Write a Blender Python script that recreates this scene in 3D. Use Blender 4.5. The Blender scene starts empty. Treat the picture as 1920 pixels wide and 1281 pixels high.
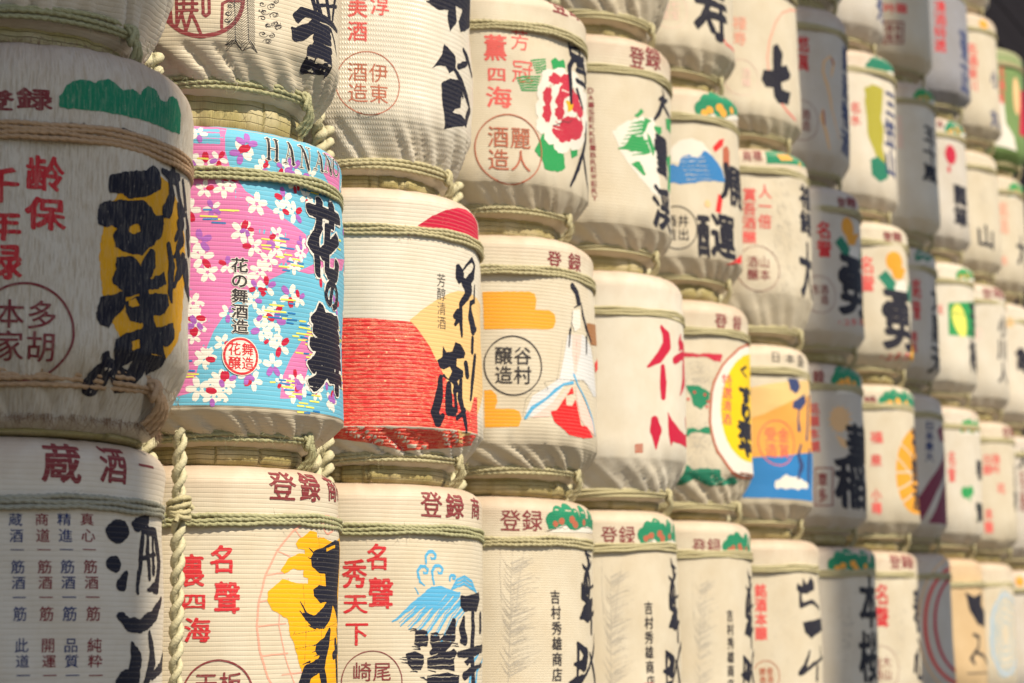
import bpy, math, random
import numpy as np
from mathutils import Vector, Matrix
random.seed(7)
sc = bpy.context.scene
COL = sc.collection
# ------------------------------------------------------------------ camera, sky, sun, exposure
F_PX, YAW, PIT, ROLL = 3623.7, 0.476708, 0.158150, -0.009314      # focal length in photo pixels, angles in radians
D_WALL, X_FIRST, Z_TOP, PITCH_X, PITCH_Z = 2.4741, 2.7316, 0.37995, 0.62, 0.69219
GROUND_Z = -1.40
cyw, syw, cpt, spt = math.cos(YAW), math.sin(YAW), math.cos(PIT), math.sin(PIT)
FW = Vector((cyw*cpt, syw*cpt, spt)); R0 = Vector((syw, -cyw, 0)); U0 = R0.cross(FW)
RT = R0*math.cos(ROLL) + U0*math.sin(ROLL); UP = -R0*math.sin(ROLL) + U0*math.cos(ROLL)
cam = bpy.data.objects.new('camera', bpy.data.cameras.new('camera')); COL.objects.link(cam); sc.camera = cam
cam.matrix_world = Matrix(((RT.x, UP.x, -FW.x, 0), (RT.y, UP.y, -FW.y, 0), (RT.z, UP.z, -FW.z, 0), (0, 0, 0, 1)))
cam.data.sensor_width = 36; cam.data.lens = F_PX/1920*36
cam.data.clip_start = 0.05; cam.data.clip_end = 400
cam.data.dof.use_dof = True; cam.data.dof.focus_distance = 4.0; cam.data.dof.aperture_fstop = 3.1
cam.data.dof.aperture_blades = 0
SUN_EL, SUN_OFF = math.radians(47), math.radians(14)             # sun: height, and how far it stands left of the wall's normal
w = bpy.data.worlds.new('World'); sc.world = w; w.use_nodes = True
wn = w.node_tree.nodes; bg = wn['Background']
sky = wn.new('ShaderNodeTexSky'); sky.sky_type = 'NISHITA'; sky.sun_disc = False
sun_dir = Vector((-math.sin(SUN_OFF)*math.cos(SUN_EL), -math.cos(SUN_OFF)*math.cos(SUN_EL), math.sin(SUN_EL)))  # towards the sun
sky.sun_elevation = SUN_EL; sky.sun_rotation = math.atan2(sun_dir.x, sun_dir.y)
w.node_tree.links.new(sky.outputs[0], bg.inputs[0]); bg.inputs[1].default_value = 0.085
sl = bpy.data.lights.new('sun', 'SUN'); sl.energy = 5.0; sl.angle = math.radians(0.6); sl.color = (1.0, 0.885, 0.70)
so = bpy.data.objects.new('sun', sl); COL.objects.link(so); so.rotation_euler = (-sun_dir).to_track_quat('-Z', 'Y').to_euler()
sc.view_settings.view_transform = 'Standard'; sc.view_settings.look = 'None'
sc.view_settings.exposure = 0.40; sc.view_settings.gamma = 1.0; sc.view_settings.use_curve_mapping = False

# ------------------------------------------------------------------ materials
def mat(name):
    m = bpy.data.materials.new(name); m.use_nodes = True
    nt = m.node_tree; nt.nodes.clear()
    out = nt.nodes.new('ShaderNodeOutputMaterial'); b = nt.nodes.new('ShaderNodeBsdfPrincipled')
    nt.links.new(b.outputs[0], out.inputs[0])
    return m, nt, b
def N(nt, t, **kw):
    n = nt.nodes.new(t)
    for k, v in kw.items():
        if k.startswith('i_'):
            key = k[2:]; key = int(key) if key.isdigit() else key
            n.inputs[key].default_value = v
        else: setattr(n, k, v)
    return n
def LK(nt, a, b): nt.links.new(a, b)
def MATH(nt, op, a, b=None, c=None):
    n = nt.nodes.new('ShaderNodeMath'); n.operation = op
    for i, x in enumerate((a, b, c)):
        if x is None: continue
        if isinstance(x, (int, float)): n.inputs[i].default_value = x
        else: nt.links.new(x, n.inputs[i])
    return n.outputs[0]
def UVW(nt, su, sv):
    uv = N(nt, 'ShaderNodeUVMap'); uv.uv_map = 'UVMap'
    oi = nt.nodes.new('ShaderNodeObjectInfo')
    mp = nt.nodes.new('ShaderNodeVectorMath'); mp.operation = 'MULTIPLY'; mp.inputs[1].default_value = (su, sv, 1)
    LK(nt, uv.outputs[0], mp.inputs[0])
    return mp.outputs[0], uv.outputs[0]
def NOISE(nt, vec, scale=1, detail=2, rough=.5):
    n = N(nt, 'ShaderNodeTexNoise'); n.inputs['Scale'].default_value = scale; n.inputs['Detail'].default_value = detail
    n.inputs['Roughness'].default_value = rough; LK(nt, vec, n.inputs['Vector']); return n.outputs[0]
def RAMP(nt, fac, stops):
    r = nt.nodes.new('ShaderNodeValToRGB'); e = r.color_ramp.elements
    while len(e) > 1: e.remove(e[0])
    e[0].position = stops[0][0]; e[0].color = (*stops[0][1], 1) if len(stops[0][1]) == 3 else stops[0][1]
    for p, c in stops[1:]:
        x = e.new(p); x.color = (*c, 1)
    LK(nt, fac, r.inputs[0]); return r.outputs[0]
def MIX(nt, fac, a, b):
    m = nt.nodes.new('ShaderNodeMix'); m.data_type = 'RGBA'
    for i, x in ((0, fac), (6, a), (7, b)):
        if isinstance(x, (int, float)): m.inputs[i].default_value = x
        elif isinstance(x, tuple): m.inputs[i].default_value = (*x, 1)
        else: nt.links.new(x, m.inputs[i])
    return m.outputs[2]
RIB = {'ribbed': .0094, 'fine': .0062, 'crinkled': .0, 'zigzag': .0, 'bold': .0125}
def weave(nt, rib):
    """height field of the woven straw cloth and its 'groove' mask, in metres round and up the barrel"""
    vec, uv = UVW(nt, 1, 1)
    sep = nt.nodes.new('ShaderNodeSeparateXYZ'); LK(nt, uv, sep.inputs[0]); u, v = sep.outputs[0], sep.outputs[1]
    ww, _ = UVW(nt, 6, 30)
    if rib == 'crinkled':
        a, _ = UVW(nt, 210, 26); b, _ = UVW(nt, 900, 260)
        n1 = NOISE(nt, a, 1, 3, .65); n2 = NOISE(nt, b, 1, 2)
        h = MATH(nt, 'ADD', MATH(nt, 'MULTIPLY', n1, 1.0), MATH(nt, 'MULTIPLY', n2, .3))
        groove = MATH(nt, 'SMOOTH_MIN', MATH(nt, 'MULTIPLY', n1, 1.0), 1.0, .1)
        g = nt.nodes.new('ShaderNodeMapRange'); g.inputs[1].default_value = .36; g.inputs[2].default_value = .54
        g.inputs[3].default_value = 1; g.inputs[4].default_value = 0; LK(nt, n1, g.inputs[0])
        return h, g.outputs[0], .005
    if rib == 'zigzag':
        # wavy vertical threads: columns shifted by a triangle wave of height
        tri = MATH(nt, 'PINGPONG', v, .006)
        uu = MATH(nt, 'ADD', u, MATH(nt, 'MULTIPLY', tri, .55))
        s = MATH(nt, 'SINE', MATH(nt, 'MULTIPLY', uu, 2*math.pi/.0062))
        s2 = MATH(nt, 'SINE', MATH(nt, 'MULTIPLY', v, 2*math.pi/.012))
        h = MATH(nt, 'ADD', MATH(nt, 'MULTIPLY', s, .45), MATH(nt, 'MULTIPLY', s2, .3))
        g = nt.nodes.new('ShaderNodeMapRange'); g.inputs[1].default_value = -.75; g.inputs[2].default_value = -.2
        g.inputs[3].default_value = 1; g.inputs[4].default_value = 0; LK(nt, h, g.inputs[0])
        return h, g.outputs[0], .0007
    sp = RIB[rib]
    nz = NOISE(nt, ww, 1, 2)
    vv = MATH(nt, 'ADD', MATH(nt, 'DIVIDE', v, sp), MATH(nt, 'MULTIPLY', nz, .55))
    fr = MATH(nt, 'FRACT', vv)
    d = MATH(nt, 'ABSOLUTE', MATH(nt, 'SUBTRACT', fr, .5))       # .5 at the groove
    g = nt.nodes.new('ShaderNodeMapRange'); g.interpolation_type = 'SMOOTHSTEP'
    g.inputs[1].default_value = .33; g.inputs[2].default_value = .5; LK(nt, d, g.inputs[0])
    gg = g.outputs[0]
    # thin upright threads binding the ribs
    th = MATH(nt, 'SINE', MATH(nt, 'MULTIPLY', u, 2*math.pi/.0034))
    bn, _ = UVW(nt, 420, 60); n3 = NOISE(nt, bn, 1, 2)
    pil = MATH(nt, 'MULTIPLY', MATH(nt, 'SUBTRACT', .25, MATH(nt, 'MULTIPLY', d, d)), 1.6)
    h = MATH(nt, 'SUBTRACT', MATH(nt, 'ADD', pil, MATH(nt, 'ADD', MATH(nt, 'MULTIPLY', th, .045), MATH(nt, 'MULTIPLY', n3, .30))), MATH(nt, 'MULTIPLY', gg, .4))
    return h, gg, .00055
def bump(nt, b, h, dist, strength=1.0):
    bp = nt.nodes.new('ShaderNodeBump'); bp.inputs['Distance'].default_value = dist; bp.inputs['Strength'].default_value = strength
    LK(nt, h, bp.inputs['Height']); LK(nt, bp.outputs[0], b.inputs['Normal'])
_mats = {}
CLOTH = {'cream': (.78, .70, .55), 'white': (.80, .74, .63), 'grey': (.72, .67, .60), 'tan': (.78, .57, .33),  # grey: cream cloth with the tree trunks' shade doubled in its colour
         'green': (.22, .36, .12), 'slate': (.36, .36, .40), 'dull': (.84, .77, .65), 'bright': (.86, .80, .68)}  # slate: deep shade put into the colour; dull: lifted to offset tree shade
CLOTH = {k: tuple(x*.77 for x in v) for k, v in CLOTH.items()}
def cloth(tone, rib):
    key = ('cloth', tone, rib)
    if key in _mats: return _mats[key]
    m, nt, b = mat(f'{tone}_{rib}_straw_cloth')
    h, g, dist = weave(nt, rib)
    c = CLOTH[tone]
    v1, _ = UVW(nt, 9, 7); v2, _ = UVW(nt, 260, 30); v3, _ = UVW(nt, 120, 120)
    soil = NOISE(nt, v1, 1, 4, .6)
    fib = NOISE(nt, v2, 1, 2)
    c1 = MIX(nt, MATH(nt, 'MULTIPLY', MATH(nt, 'SUBTRACT', soil, .32), 1.5), c, tuple(x*y for x, y in zip(c, (.80, .72, .60))))
    c2 = MIX(nt, MATH(nt, 'MULTIPLY', fib, .22), c1, tuple(x*.72 for x in c))
    # grooves darkened in colour so the weave shows, and dust specks near the top edge
    c3 = MIX(nt, MATH(nt, 'MULTIPLY', g, .62 if rib == 'crinkled' else .08), c2, tuple(x*y for x, y in zip(c, (.62, .52, .40))))
    sp = NOISE(nt, v3, 1, 3, .7)
    spk = nt.nodes.new('ShaderNodeMapRange'); spk.inputs[1].default_value = .67; spk.inputs[2].default_value = .74; LK(nt, sp, spk.inputs[0])
    _, uv = UVW(nt, 1, 1); sep = nt.nodes.new('ShaderNodeSeparateXYZ'); LK(nt, uv, sep.inputs[0])
    top = nt.nodes.new('ShaderNodeMapRange'); top.inputs[1].default_value = .60; top.inputs[2].default_value = .70; LK(nt, sep.outputs[1], top.inputs[0])
    c4 = MIX(nt, MATH(nt, 'MULTIPLY', spk.outputs[0], .45), c3, (.22, .13, .09))
    topn = MATH(nt, 'MULTIPLY', top.outputs[0], MATH(nt, 'MULTIPLY', soil, 1.5))
    c5 = MIX(nt, MATH(nt, 'MINIMUM', topn, .8), c4, (.44, .32, .23))
    LK(nt, c5, b.inputs['Base Color'])
    b.inputs['Roughness'].default_value = .34 if rib == 'zigzag' else .55
    b.inputs['Specular IOR Level'].default_value = .5 if rib == 'zigzag' else .38
    bump(nt, b, h, dist)
    _mats[key] = m; return m
INK = {'black': (.012, .012, .026), 'softblack': (.035, .03, .035), 'maroon': (.24, .04, .045), 'red': (.62, .030, .040), 'crimson': (.55, .012, .05),
       'pink': (.70, .20, .44), 'sky': (.15, .48, .66), 'white': (.80, .76, .68), 'petal': (.82, .80, .72), 'violet': (.40, .13, .50), 'yellow': (.88, .43, .008),
       'lemon': (.85, .80, .14), 'sunny': (.90, .60, .01), 'blue': (.03, .21, .52), 'green': (.012, .24, .12), 'leaf': (.02, .32, .09), 'orange': (.90, .40, .05), 'gold': (.80, .38, .08),
       'sand': (.80, .53, .22), 'wave': (.10, .42, .70), 'palegrey': (.50, .45, .37), 'salmon': (.80, .38, .28), 'navy': (.03, .05, .16), 'plum': (.22, .03, .07),
       'brown': (.36, .16, .06), 'paleblue': (.55, .62, .70), 'coral': (.74, .11, .10), 'olive': (.42, .38, .04), 'mustard': (.82, .36, .025), 'scarlet': (.80, .018, .022),
       'rust': (.48, .13, .07), 'blush': (.85, .60, .52), 'peach': (.86, .55, .28), 'darkgreen': (.015, .20, .12)}
INK['robe'] = (.70, .70, .70)
INK = {k: tuple(x*.80 for x in v) for k, v in INK.items()}
def ink(color, rib, wear=.35):
    key = ('ink', color, rib, wear)
    if key in _mats: return _mats[key]
    m, nt, b = mat(f'{color}_ink_on_{rib}_cloth')
    h, g, dist = weave(nt, rib)
    c = INK[color]
    a, _ = UVW(nt, 330 if rib in ('crinkled',) else 150, 50 if rib == 'crinkled' else 260)
    n = NOISE(nt, a, 1, 3, .7)
    mr = nt.nodes.new('ShaderNodeMapRange'); mr.inputs[1].default_value = .62; mr.inputs[2].default_value = .76; LK(nt, n, mr.inputs[0])
    wearf = MATH(nt, 'MULTIPLY', mr.outputs[0], wear)
    base = CLOTH['cream']
    lo, _ = UVW(nt, 20, 20); tone = NOISE(nt, lo, 1, 3, .6)
    cc = MIX(nt, MATH(nt, 'MULTIPLY', tone, .35), c, tuple(min(1, x*1.25+.01) for x in c))
    cw = MIX(nt, wearf, cc, base)
    cw = MIX(nt, MATH(nt, 'MULTIPLY', g, wear*(.18 if color in ('black', 'green', 'darkgreen') else .3)), cw, base)
    LK(nt, cw, b.inputs['Base Color'])
    b.inputs['Roughness'].default_value = .6; b.inputs['Specular IOR Level'].default_value = .16
    bump(nt, b, h, dist)
    _mats[key] = m; return m
def streaked_red():
    key = 'streak'
    if key in _mats: return _mats[key]
    m, nt, b = mat('scarlet_ink_over_coarse_ribs'); h, g, dist = weave(nt, 'ribbed')
    a, _ = UVW(nt, 26, 150); n = NOISE(nt, a, 1, 5, .75)
    aa, _ = UVW(nt, 90, 430); n2 = NOISE(nt, aa, 1, 3, .6)
    ab = MATH(nt, 'ABSOLUTE', MATH(nt, 'SUBTRACT', n, .5))
    mr = nt.nodes.new('ShaderNodeMapRange'); mr.inputs[1].default_value = .035; mr.inputs[2].default_value = 0.0; LK(nt, ab, mr.inputs[0])
    k = MATH(nt, 'MULTIPLY', mr.outputs[0], MATH(nt, 'MULTIPLY', n2, 1.35))
    d3, _ = UVW(nt, 38, 38); vo = nt.nodes.new('ShaderNodeTexVoronoi'); LK(nt, d3, vo.inputs['Vector']); vo.inputs['Scale'].default_value = 1
    dot = MATH(nt, 'LESS_THAN', vo.outputs['Distance'], .085)
    c1 = MIX(nt, k, (.66, .014, .012), (.78, .42, .24)); c2 = MIX(nt, MATH(nt, 'MULTIPLY', dot, .7), c1, (.93, .62, .30))
    LK(nt, c2, b.inputs['Base Color']); b.inputs['Roughness'].default_value = .45
    bump(nt, b, MATH(nt, 'ADD', h, MATH(nt, 'MULTIPLY', n, .8)), .0015)
    _mats[key] = m; return m
def rope_mat(name, c, fine=True):
    if name in _mats: return _mats[name]
    m, nt, b = mat(name)
    a, _ = UVW(nt, 300, 40); n = NOISE(nt, a, 1, 3, .6); o, _ = UVW(nt, 12, 3); n2 = NOISE(nt, o, 1, 2)
    cc = MIX(nt, n, tuple(x*.62 for x in c), tuple(min(1, x*1.2) for x in c))
    cc = MIX(nt, MATH(nt, 'MULTIPLY', n2, .4), cc, tuple(x*y for x, y in zip(c, (.75, .72, .5))))
    LK(nt, cc, b.inputs['Base Color']); b.inputs['Roughness'].default_value = .6; b.inputs['Specular IOR Level'].default_value = .3
    bump(nt, b, n, .0022)
    _mats[name] = m; return m
def straw_mat():
    if 'straw' in _mats: return _mats['straw']
    m, nt, b = mat('woven_yellow_straw')
    _, uv = UVW(nt, 1, 1); sep = nt.nodes.new('ShaderNodeSeparateXYZ'); LK(nt, uv, sep.inputs[0]); u, v = sep.outputs[0], sep.outputs[1]
    a, _ = UVW(nt, 420, 18); n = NOISE(nt, a, 1, 3, .65)
    w1, _ = UVW(nt, 14, 8); wob = NOISE(nt, w1, 1, 2)
    vv = MATH(nt, 'ADD', MATH(nt, 'DIVIDE', v, .0165), MATH(nt, 'MULTIPLY', wob, .7)); fr = MATH(nt, 'FRACT', vv)
    d = MATH(nt, 'ABSOLUTE', MATH(nt, 'SUBTRACT', fr, .5))
    g = nt.nodes.new('ShaderNodeMapRange'); g.inputs[1].default_value = .42; g.inputs[2].default_value = .5; LK(nt, d, g.inputs[0])
    c = MIX(nt, n, (.19, .15, .045), (.52, .44, .19))
    lo, _ = UVW(nt, 10, 12); n4 = NOISE(nt, lo, 1, 3)
    bleached = nt.nodes.new('ShaderNodeMapRange'); bleached.inputs[1].default_value = .45; bleached.inputs[2].default_value = .66; LK(nt, n4, bleached.inputs[0])
    c = MIX(nt, MATH(nt, 'MULTIPLY', bleached.outputs[0], .6), c, (.54, .46, .28))
    c = MIX(nt, MATH(nt, 'MULTIPLY', g.outputs[0], .4), c, (.15, .11, .04))
    LK(nt, c, b.inputs['Base Color']); b.inputs['Roughness'].default_value = .55
    bump(nt, b, MATH(nt, 'SUBTRACT', MATH(nt, 'MULTIPLY', n, .6), g.outputs[0]), .0025)
    _mats['straw'] = m; return m

# ------------------------------------------------------------------ meshes
def mesh_obj(name, V, Fc, UVs, m, parent=None, smooth=True, normals=None, loops=False):
    me = bpy.data.meshes.new(name)
    V = np.asarray(V, dtype=np.float32); nv = len(V)
    if isinstance(Fc, list) and len(Fc) and not isinstance(Fc, np.ndarray):
        tot = np.array([len(f) for f in Fc]); flat = np.concatenate([np.asarray(f) for f in Fc])
    else:
        tot = np.full(len(Fc), Fc.shape[1]); flat = Fc.reshape(-1)
    me.vertices.add(nv); me.vertices.foreach_set('co', V.reshape(-1))
    me.loops.add(len(flat)); me.loops.foreach_set('vertex_index', flat.astype(np.int32))
    me.polygons.add(len(tot)); st = np.concatenate([[0], np.cumsum(tot)[:-1]])
    me.polygons.foreach_set('loop_start', st.astype(np.int32))
    me.polygons.foreach_set('use_smooth', np.full(len(tot), smooth))
    if UVs is not None:
        l = me.uv_layers.new(name='UVMap'); uvs = np.asarray(UVs, dtype=np.float32)
        if not loops: uvs = uvs[flat]
        l.uv.foreach_set('vector', uvs.reshape(-1)) if hasattr(l, 'uv') else l.data.foreach_set('uv', uvs.reshape(-1))
    me.update(calc_edges=True); me.validate()
    if normals is not None: me.normals_split_custom_set_from_vertices(normals.astype(np.float32).tolist())
    me.materials.append(m)
    o = bpy.data.objects.new(name, me); COL.objects.link(o); o.parent = parent
    return o
def copy_obj(o, parent=None, m=None):
    c = o.copy(); COL.objects.link(c); c.parent = parent
    return c
def cyc_noise(rng, n, octs):
    """periodic smooth noise round the barrel"""
    t = np.linspace(0, 2*np.pi, n, endpoint=False); y = np.zeros(n)
    for k, a in octs: y += a*np.sin(k*t + rng.uniform(0, 2*np.pi))
    return y
def tube(path, rad, ns=6, twist=0.0, lobes=2, lobe_amp=.16, uv_s=1.0):
    """rope strand: a tube whose lobed section turns along the path"""
    P = np.asarray(path, float); n = len(P)
    T = np.gradient(P, axis=0); T /= np.linalg.norm(T, axis=1)[:, None]
    ref = np.tile(np.array([0, 0, 1.0]), (n, 1)); bad = np.abs(T[:, 2]) > .9; ref[bad] = (1, 0, 0)
    if bad.any() and not bad.all():
        ref[:] = (0.3, -1, 0.2)
    A = np.cross(T, ref); A /= np.linalg.norm(A, axis=1)[:, None]; B = np.cross(T, A)
    s = np.concatenate([[0], np.cumsum(np.linalg.norm(np.diff(P, axis=0), axis=1))])
    ph = np.linspace(0, 2*np.pi, ns, endpoint=False)[None]
    rr = np.asarray(rad)*np.ones(n)
    r = rr[:, None]*(1 + lobe_amp*np.cos(lobes*(ph - twist*s[:, None])))
    V = P[:, None] + r[..., None]*(np.cos(ph)[..., None]*A[:, None] + np.sin(ph)[..., None]*B[:, None])
    i = np.arange(n-1)[:, None]*ns; j = np.arange(ns)[None]; j2 = (j+1) % ns
    Q = np.stack([i+j, i+j2, i+ns+j2, i+ns+j], -1).reshape(-1, 4)
    uv = np.stack([np.broadcast_to(s[:, None], (n, ns)), np.broadcast_to(ph*.01 - s[:, None]*.35, (n, ns))], -1).reshape(-1, 2)
    return V.reshape(-1, 3), Q, uv
def join(parts):
    V, Q, U = [], [], []; o = 0
    for v, q, u in parts: V.append(v); Q.append(q+o); U.append(u); o += len(v)
    return np.concatenate(V), np.concatenate(Q), np.concatenate(U)

RB = .30
class Barrel: pass
def body_grid(b):
    """woven wrapper: grid of points (z rows x angle columns), theta = 0 faces out from the wall, + is right"""
    rng = np.random.RandomState(b.seed)
    n = b.nseg; H, hb, ht, hs = b.H, b.hb, b.ht, b.hs
    z1 = hb+.012; z2 = z1+ht; zs = H-hs
    t = np.linspace(0, 2*np.pi, n, endpoint=False) - np.pi
    fold = np.abs(cyc_noise(rng, n, [(9, .55), (13, .5), (17, .45), (23, .35), (31, .2)]))     # ridged pleats
    fold = 1-np.minimum(fold/.9, 1)
    pl2 = cyc_noise(rng, n, [(15, .6), (22, .5), (29, .4)])
    lump = cyc_noise(rng, n, [(2, .0026), (3, .002), (5, .0016), (8, .0009), (13, .0004)])
    sca = np.abs(cyc_noise(rng, n, [(11, .5), (19, .4), (26, .35)]))
    rows = []
    nr = b.nrow
    zr = [(z1-.016, 'u'), (z1-.006, 'u')] + [(z1+ht*k/nr[0], 't') for k in range(nr[0]+1)]
    zr += [(z2+(zs-z2)*k/nr[1], 'b') for k in range(1, nr[1])]
    zr += [(zs+hs*math.sin(k/nr[2]*math.pi/2)**1.0, 's') for k in range(nr[2]+1)]
    zring = H-b.ring
    for z, kind in zr:
        if kind == 'u': R = np.full(n, .210 if z < z1-.01 else .234)
        elif kind == 't':
            q = min(max((z-z1)/ht, 0), 1)
            R = .243+(RB-.243)*(q**b.tp*.8+.2*math.sin(q*math.pi/2))
            R = R + (-b.pleat*1.7*fold*(1-q)**.7*(.35+.65*q**.3) + .0022*pl2*(1-q)*q*3) + lump*q
        elif kind == 's':
            q = (z-zs)/hs
            R = RB-.052+.052*math.sqrt(max(0, 1-q*q)); R = R+lump-.006*sca*q**2
        else:
            R = RB-.0035*math.exp(-((z-zring)/.012)**2)-.002*abs((z-H*.55)/H*2)**2; R = R+lump
        rows.append((z, R*np.ones(n)))
    zz = np.array([r_[0] for r_ in rows]); RR = np.array([r_[1] for r_ in rows])
    for kk in range(7):                                            # dents and slack in the wrapping
        m1, m2 = rng.randint(2, 8), rng.uniform(6, 30); RR = RR+.0009*np.sin(m1*t[None]+m2*zz[:, None]+rng.uniform(0, 6))*(zz[:, None] > z2*.7)
    # fold direction drifts sideways inside the tuck
    tt = np.tile(t, (len(zz), 1))
    for i, (z, kind) in enumerate(zr):
        if kind == 't':
            q = (z-z1)/ht; RR[i] = np.roll(RR[i], int(b.slant*(1-q)*n/100))
    b.gz, b.gR, b.gt = zz, RR, t
    ztop = np.zeros((len(zz), n)); 
    ztop[-1] = -.004*sca
    b.gdz = ztop
    X = RR*np.sin(tt); Y = -RR*np.cos(tt); Z = zz[:, None]+ztop
    V = np.stack([X, Y, Z], -1).reshape(-1, 3)
    m_ = len(zz); i = np.arange(m_-1)[:, None]*n; j = np.arange(n)[None]; j2 = (j+1) % n
    Q = np.stack([i+j, i+j2, i+n+j2, i+n+j], -1).reshape(-1, 4)
    # cap
    base = len(V); V = np.concatenate([V, np.array([[.55*RR[-1].mean()*math.sin(a), -.55*RR[-1].mean()*math.cos(a), H+.004] for a in t]), [[0, 0, H+.006]]])
    li = (m_-1)*n; jj = np.arange(n); jj2 = (jj+1) % n
    Q = np.concatenate([Q, np.stack([li+jj, li+jj2, base+jj2, base+jj], -1)])
    tri = np.stack([base+jj, base+jj2, np.full(n, base+n)], -1)
    # arc length along the profile as v, so that the ribs keep their spacing over the shoulder
    Rm = RR.mean(1); ds = np.hypot(np.diff(zz), np.diff(Rm)); s = np.concatenate([[0], np.cumsum(ds)]); k0 = nr[0]+3
    s = s-s[k0]+zz[k0]; b.gs = s
    u = np.tile(t*RB, (m_, 1)); vv = np.tile(s[:, None], (1, n))
    U = np.concatenate([np.stack([u, vv], -1).reshape(-1, 2), np.stack([t*RB, np.full(n, s[-1]+.1)], -1), [[0, s[-1]+.2]]])
    faces = np.concatenate([Q.reshape(-1), tri.reshape(-1)]); tot = np.concatenate([np.full(len(Q), 4), np.full(n, 3)])
    lu = U[faces].copy()
    # unwrap the seam at the back
    pos = 0; qu = lu[:len(Q)*4].reshape(-1, 4, 2)
    w_ = (qu[:, :, 0].max(1)-qu[:, :, 0].min(1)) > 1.0
    qq = qu[w_]; qq[:, :, 0] = np.where(qq[:, :, 0] < 0, qq[:, :, 0]+2*np.pi*RB, qq[:, :, 0]); qu[w_] = qq
    lu[:len(Q)*4] = qu.reshape(-1, 2)
    me = bpy.data.meshes.new('cloth_wrapper')
    me.vertices.add(len(V)); me.vertices.foreach_set('co', V.astype(np.float32).reshape(-1))
    me.loops.add(len(faces)); me.loops.foreach_set('vertex_index', faces.astype(np.int32))
    me.polygons.add(len(tot)); me.polygons.foreach_set('loop_start', np.concatenate([[0], np.cumsum(tot)[:-1]]).astype(np.int32))
    me.polygons.foreach_set('use_smooth', np.ones(len(tot), bool))
    l = me.uv_layers.new(name='UVMap'); l.uv.foreach_set('vector', lu.astype(np.float32).reshape(-1))
    me.update(calc_edges=True); me.materials.append(cloth(b.tone, b.rib))
    o = bpy.data.objects.new('cloth_wrapper', me); COL.objects.link(o); o.parent = b.root
def surf(b, u, v, off):
    """point and normal on the wrapper at u metres round, height v"""
    n = len(b.gt); th = u/RB; f = (th+np.pi)/(2*np.pi)*n
    i0 = np.floor(f).astype(int); fr = f-i0; i0 %= n; i1 = (i0+1) % n
    zz = b.gz; k = np.clip(np.searchsorted(zz, v)-1, 0, len(zz)-2); q = np.clip((v-zz[k])/(zz[k+1]-zz[k]), 0, 1)
    # chord interpolation so that the print lies on the mesh facets
    c = math.cos(math.pi/n)
    def pt(kk, ii): return np.stack([b.gR[kk, ii]*np.sin(b.gt[ii]), -b.gR[kk, ii]*np.cos(b.gt[ii]), zz[kk]+b.gdz[kk, ii]], -1)
    A = pt(k, i0)*(1-fr)[:, None]+pt(k, i1)*fr[:, None]; B = pt(k+1, i0)*(1-fr)[:, None]+pt(k+1, i1)*fr[:, None]
    P = A*(1-q)[:, None]+B*q[:, None]
    dz = zz[k+1]-zz[k]
    slope = ((b.gR[k+1, i0]-b.gR[k, i0])*(1-fr)+(b.gR[k+1, i1]-b.gR[k, i1])*fr)/dz
    slope = np.clip(slope, -3, 3)
    Nn = np.stack([np.sin(th), -np.cos(th), -slope], -1); Nn /= np.linalg.norm(Nn, axis=1)[:, None]
    s = b.gs[k]+(b.gs[k+1]-b.gs[k])*q
    return P+Nn*off, Nn, s

# ------------------------------------------------------------------ print: glyph distance fields, drawn shapes, contour meshing
GR = 96; PADG = 20
def edt1(f):
    n = f.shape[0]; idx = np.arange(n)
    out = np.empty_like(f); d2 = (idx[:, None]-idx[None])**2
    for r0 in range(0, f.shape[1], 32):
        out[:, r0:r0+32] = (d2[:, :, None]+f[None, :, r0:r0+32]).min(1)
    return out
def edt(mask):
    f = np.where(mask, 0., 1e6); return np.sqrt(edt1(edt1(f).T).T)
_gl = {}
def load_glyphs(chars):
    obs = []
    for c in sorted(set(chars)):
        cu = bpy.data.curves.new('glyph', 'FONT'); cu.body = c; o = bpy.data.objects.new('glyph', cu); COL.objects.link(o); obs.append((c, o))
    dg = bpy.context.evaluated_depsgraph_get(); n = GR+2*PADG
    for c, o in obs:
        ev = o.evaluated_get(dg); me = ev.to_mesh(); me.calc_loop_triangles()
        V = np.array([(v.co.x, v.co.y) for v in me.vertices]); T = np.array([t.vertices[:] for t in me.loop_triangles])
        mn, mx = V.min(0), V.max(0)
        if ord(c) > 255: mn = np.array([.03, -.08]); mx = np.array([.97, .85])
        P = (V-mn)/np.maximum(mx-mn, .05)*GR+PADG
        mask = np.zeros((n, n), bool)
        for t in T:
            p = P[t]; x0, y0 = np.floor(p.min(0)).astype(int)-1; x1, y1 = np.ceil(p.max(0)).astype(int)+1
            x0, y0 = max(x0, 0), max(y0, 0)
            xs, ys = np.meshgrid(np.arange(x0, min(x1, n))+.5, np.arange(y0, min(y1, n))+.5)
            a, b_, c_ = p
            e0 = (b_[0]-a[0])*(ys-a[1])-(b_[1]-a[1])*(xs-a[0]); e1 = (c_[0]-b_[0])*(ys-b_[1])-(c_[1]-b_[1])*(xs-b_[0]); e2 = (a[0]-c_[0])*(ys-c_[1])-(a[1]-c_[1])*(xs-c_[0])
            ins = ((e0 >= -.2) & (e1 >= -.2) & (e2 >= -.2)) | ((e0 <= .2) & (e1 <= .2) & (e2 <= .2))
            mask[y0:y0+ins.shape[0], x0:x0+ins.shape[1]] |= ins
        ev.to_mesh_clear()
        sd = edt(~mask)-edt(mask)     # > 0 inside
        _gl[c] = (np.where(mask, sd-.5, sd+.5)/GR).astype(np.float32)
    for c, o in obs:
        cu = o.data; bpy.data.objects.remove(o); bpy.data.curves.remove(cu)
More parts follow.
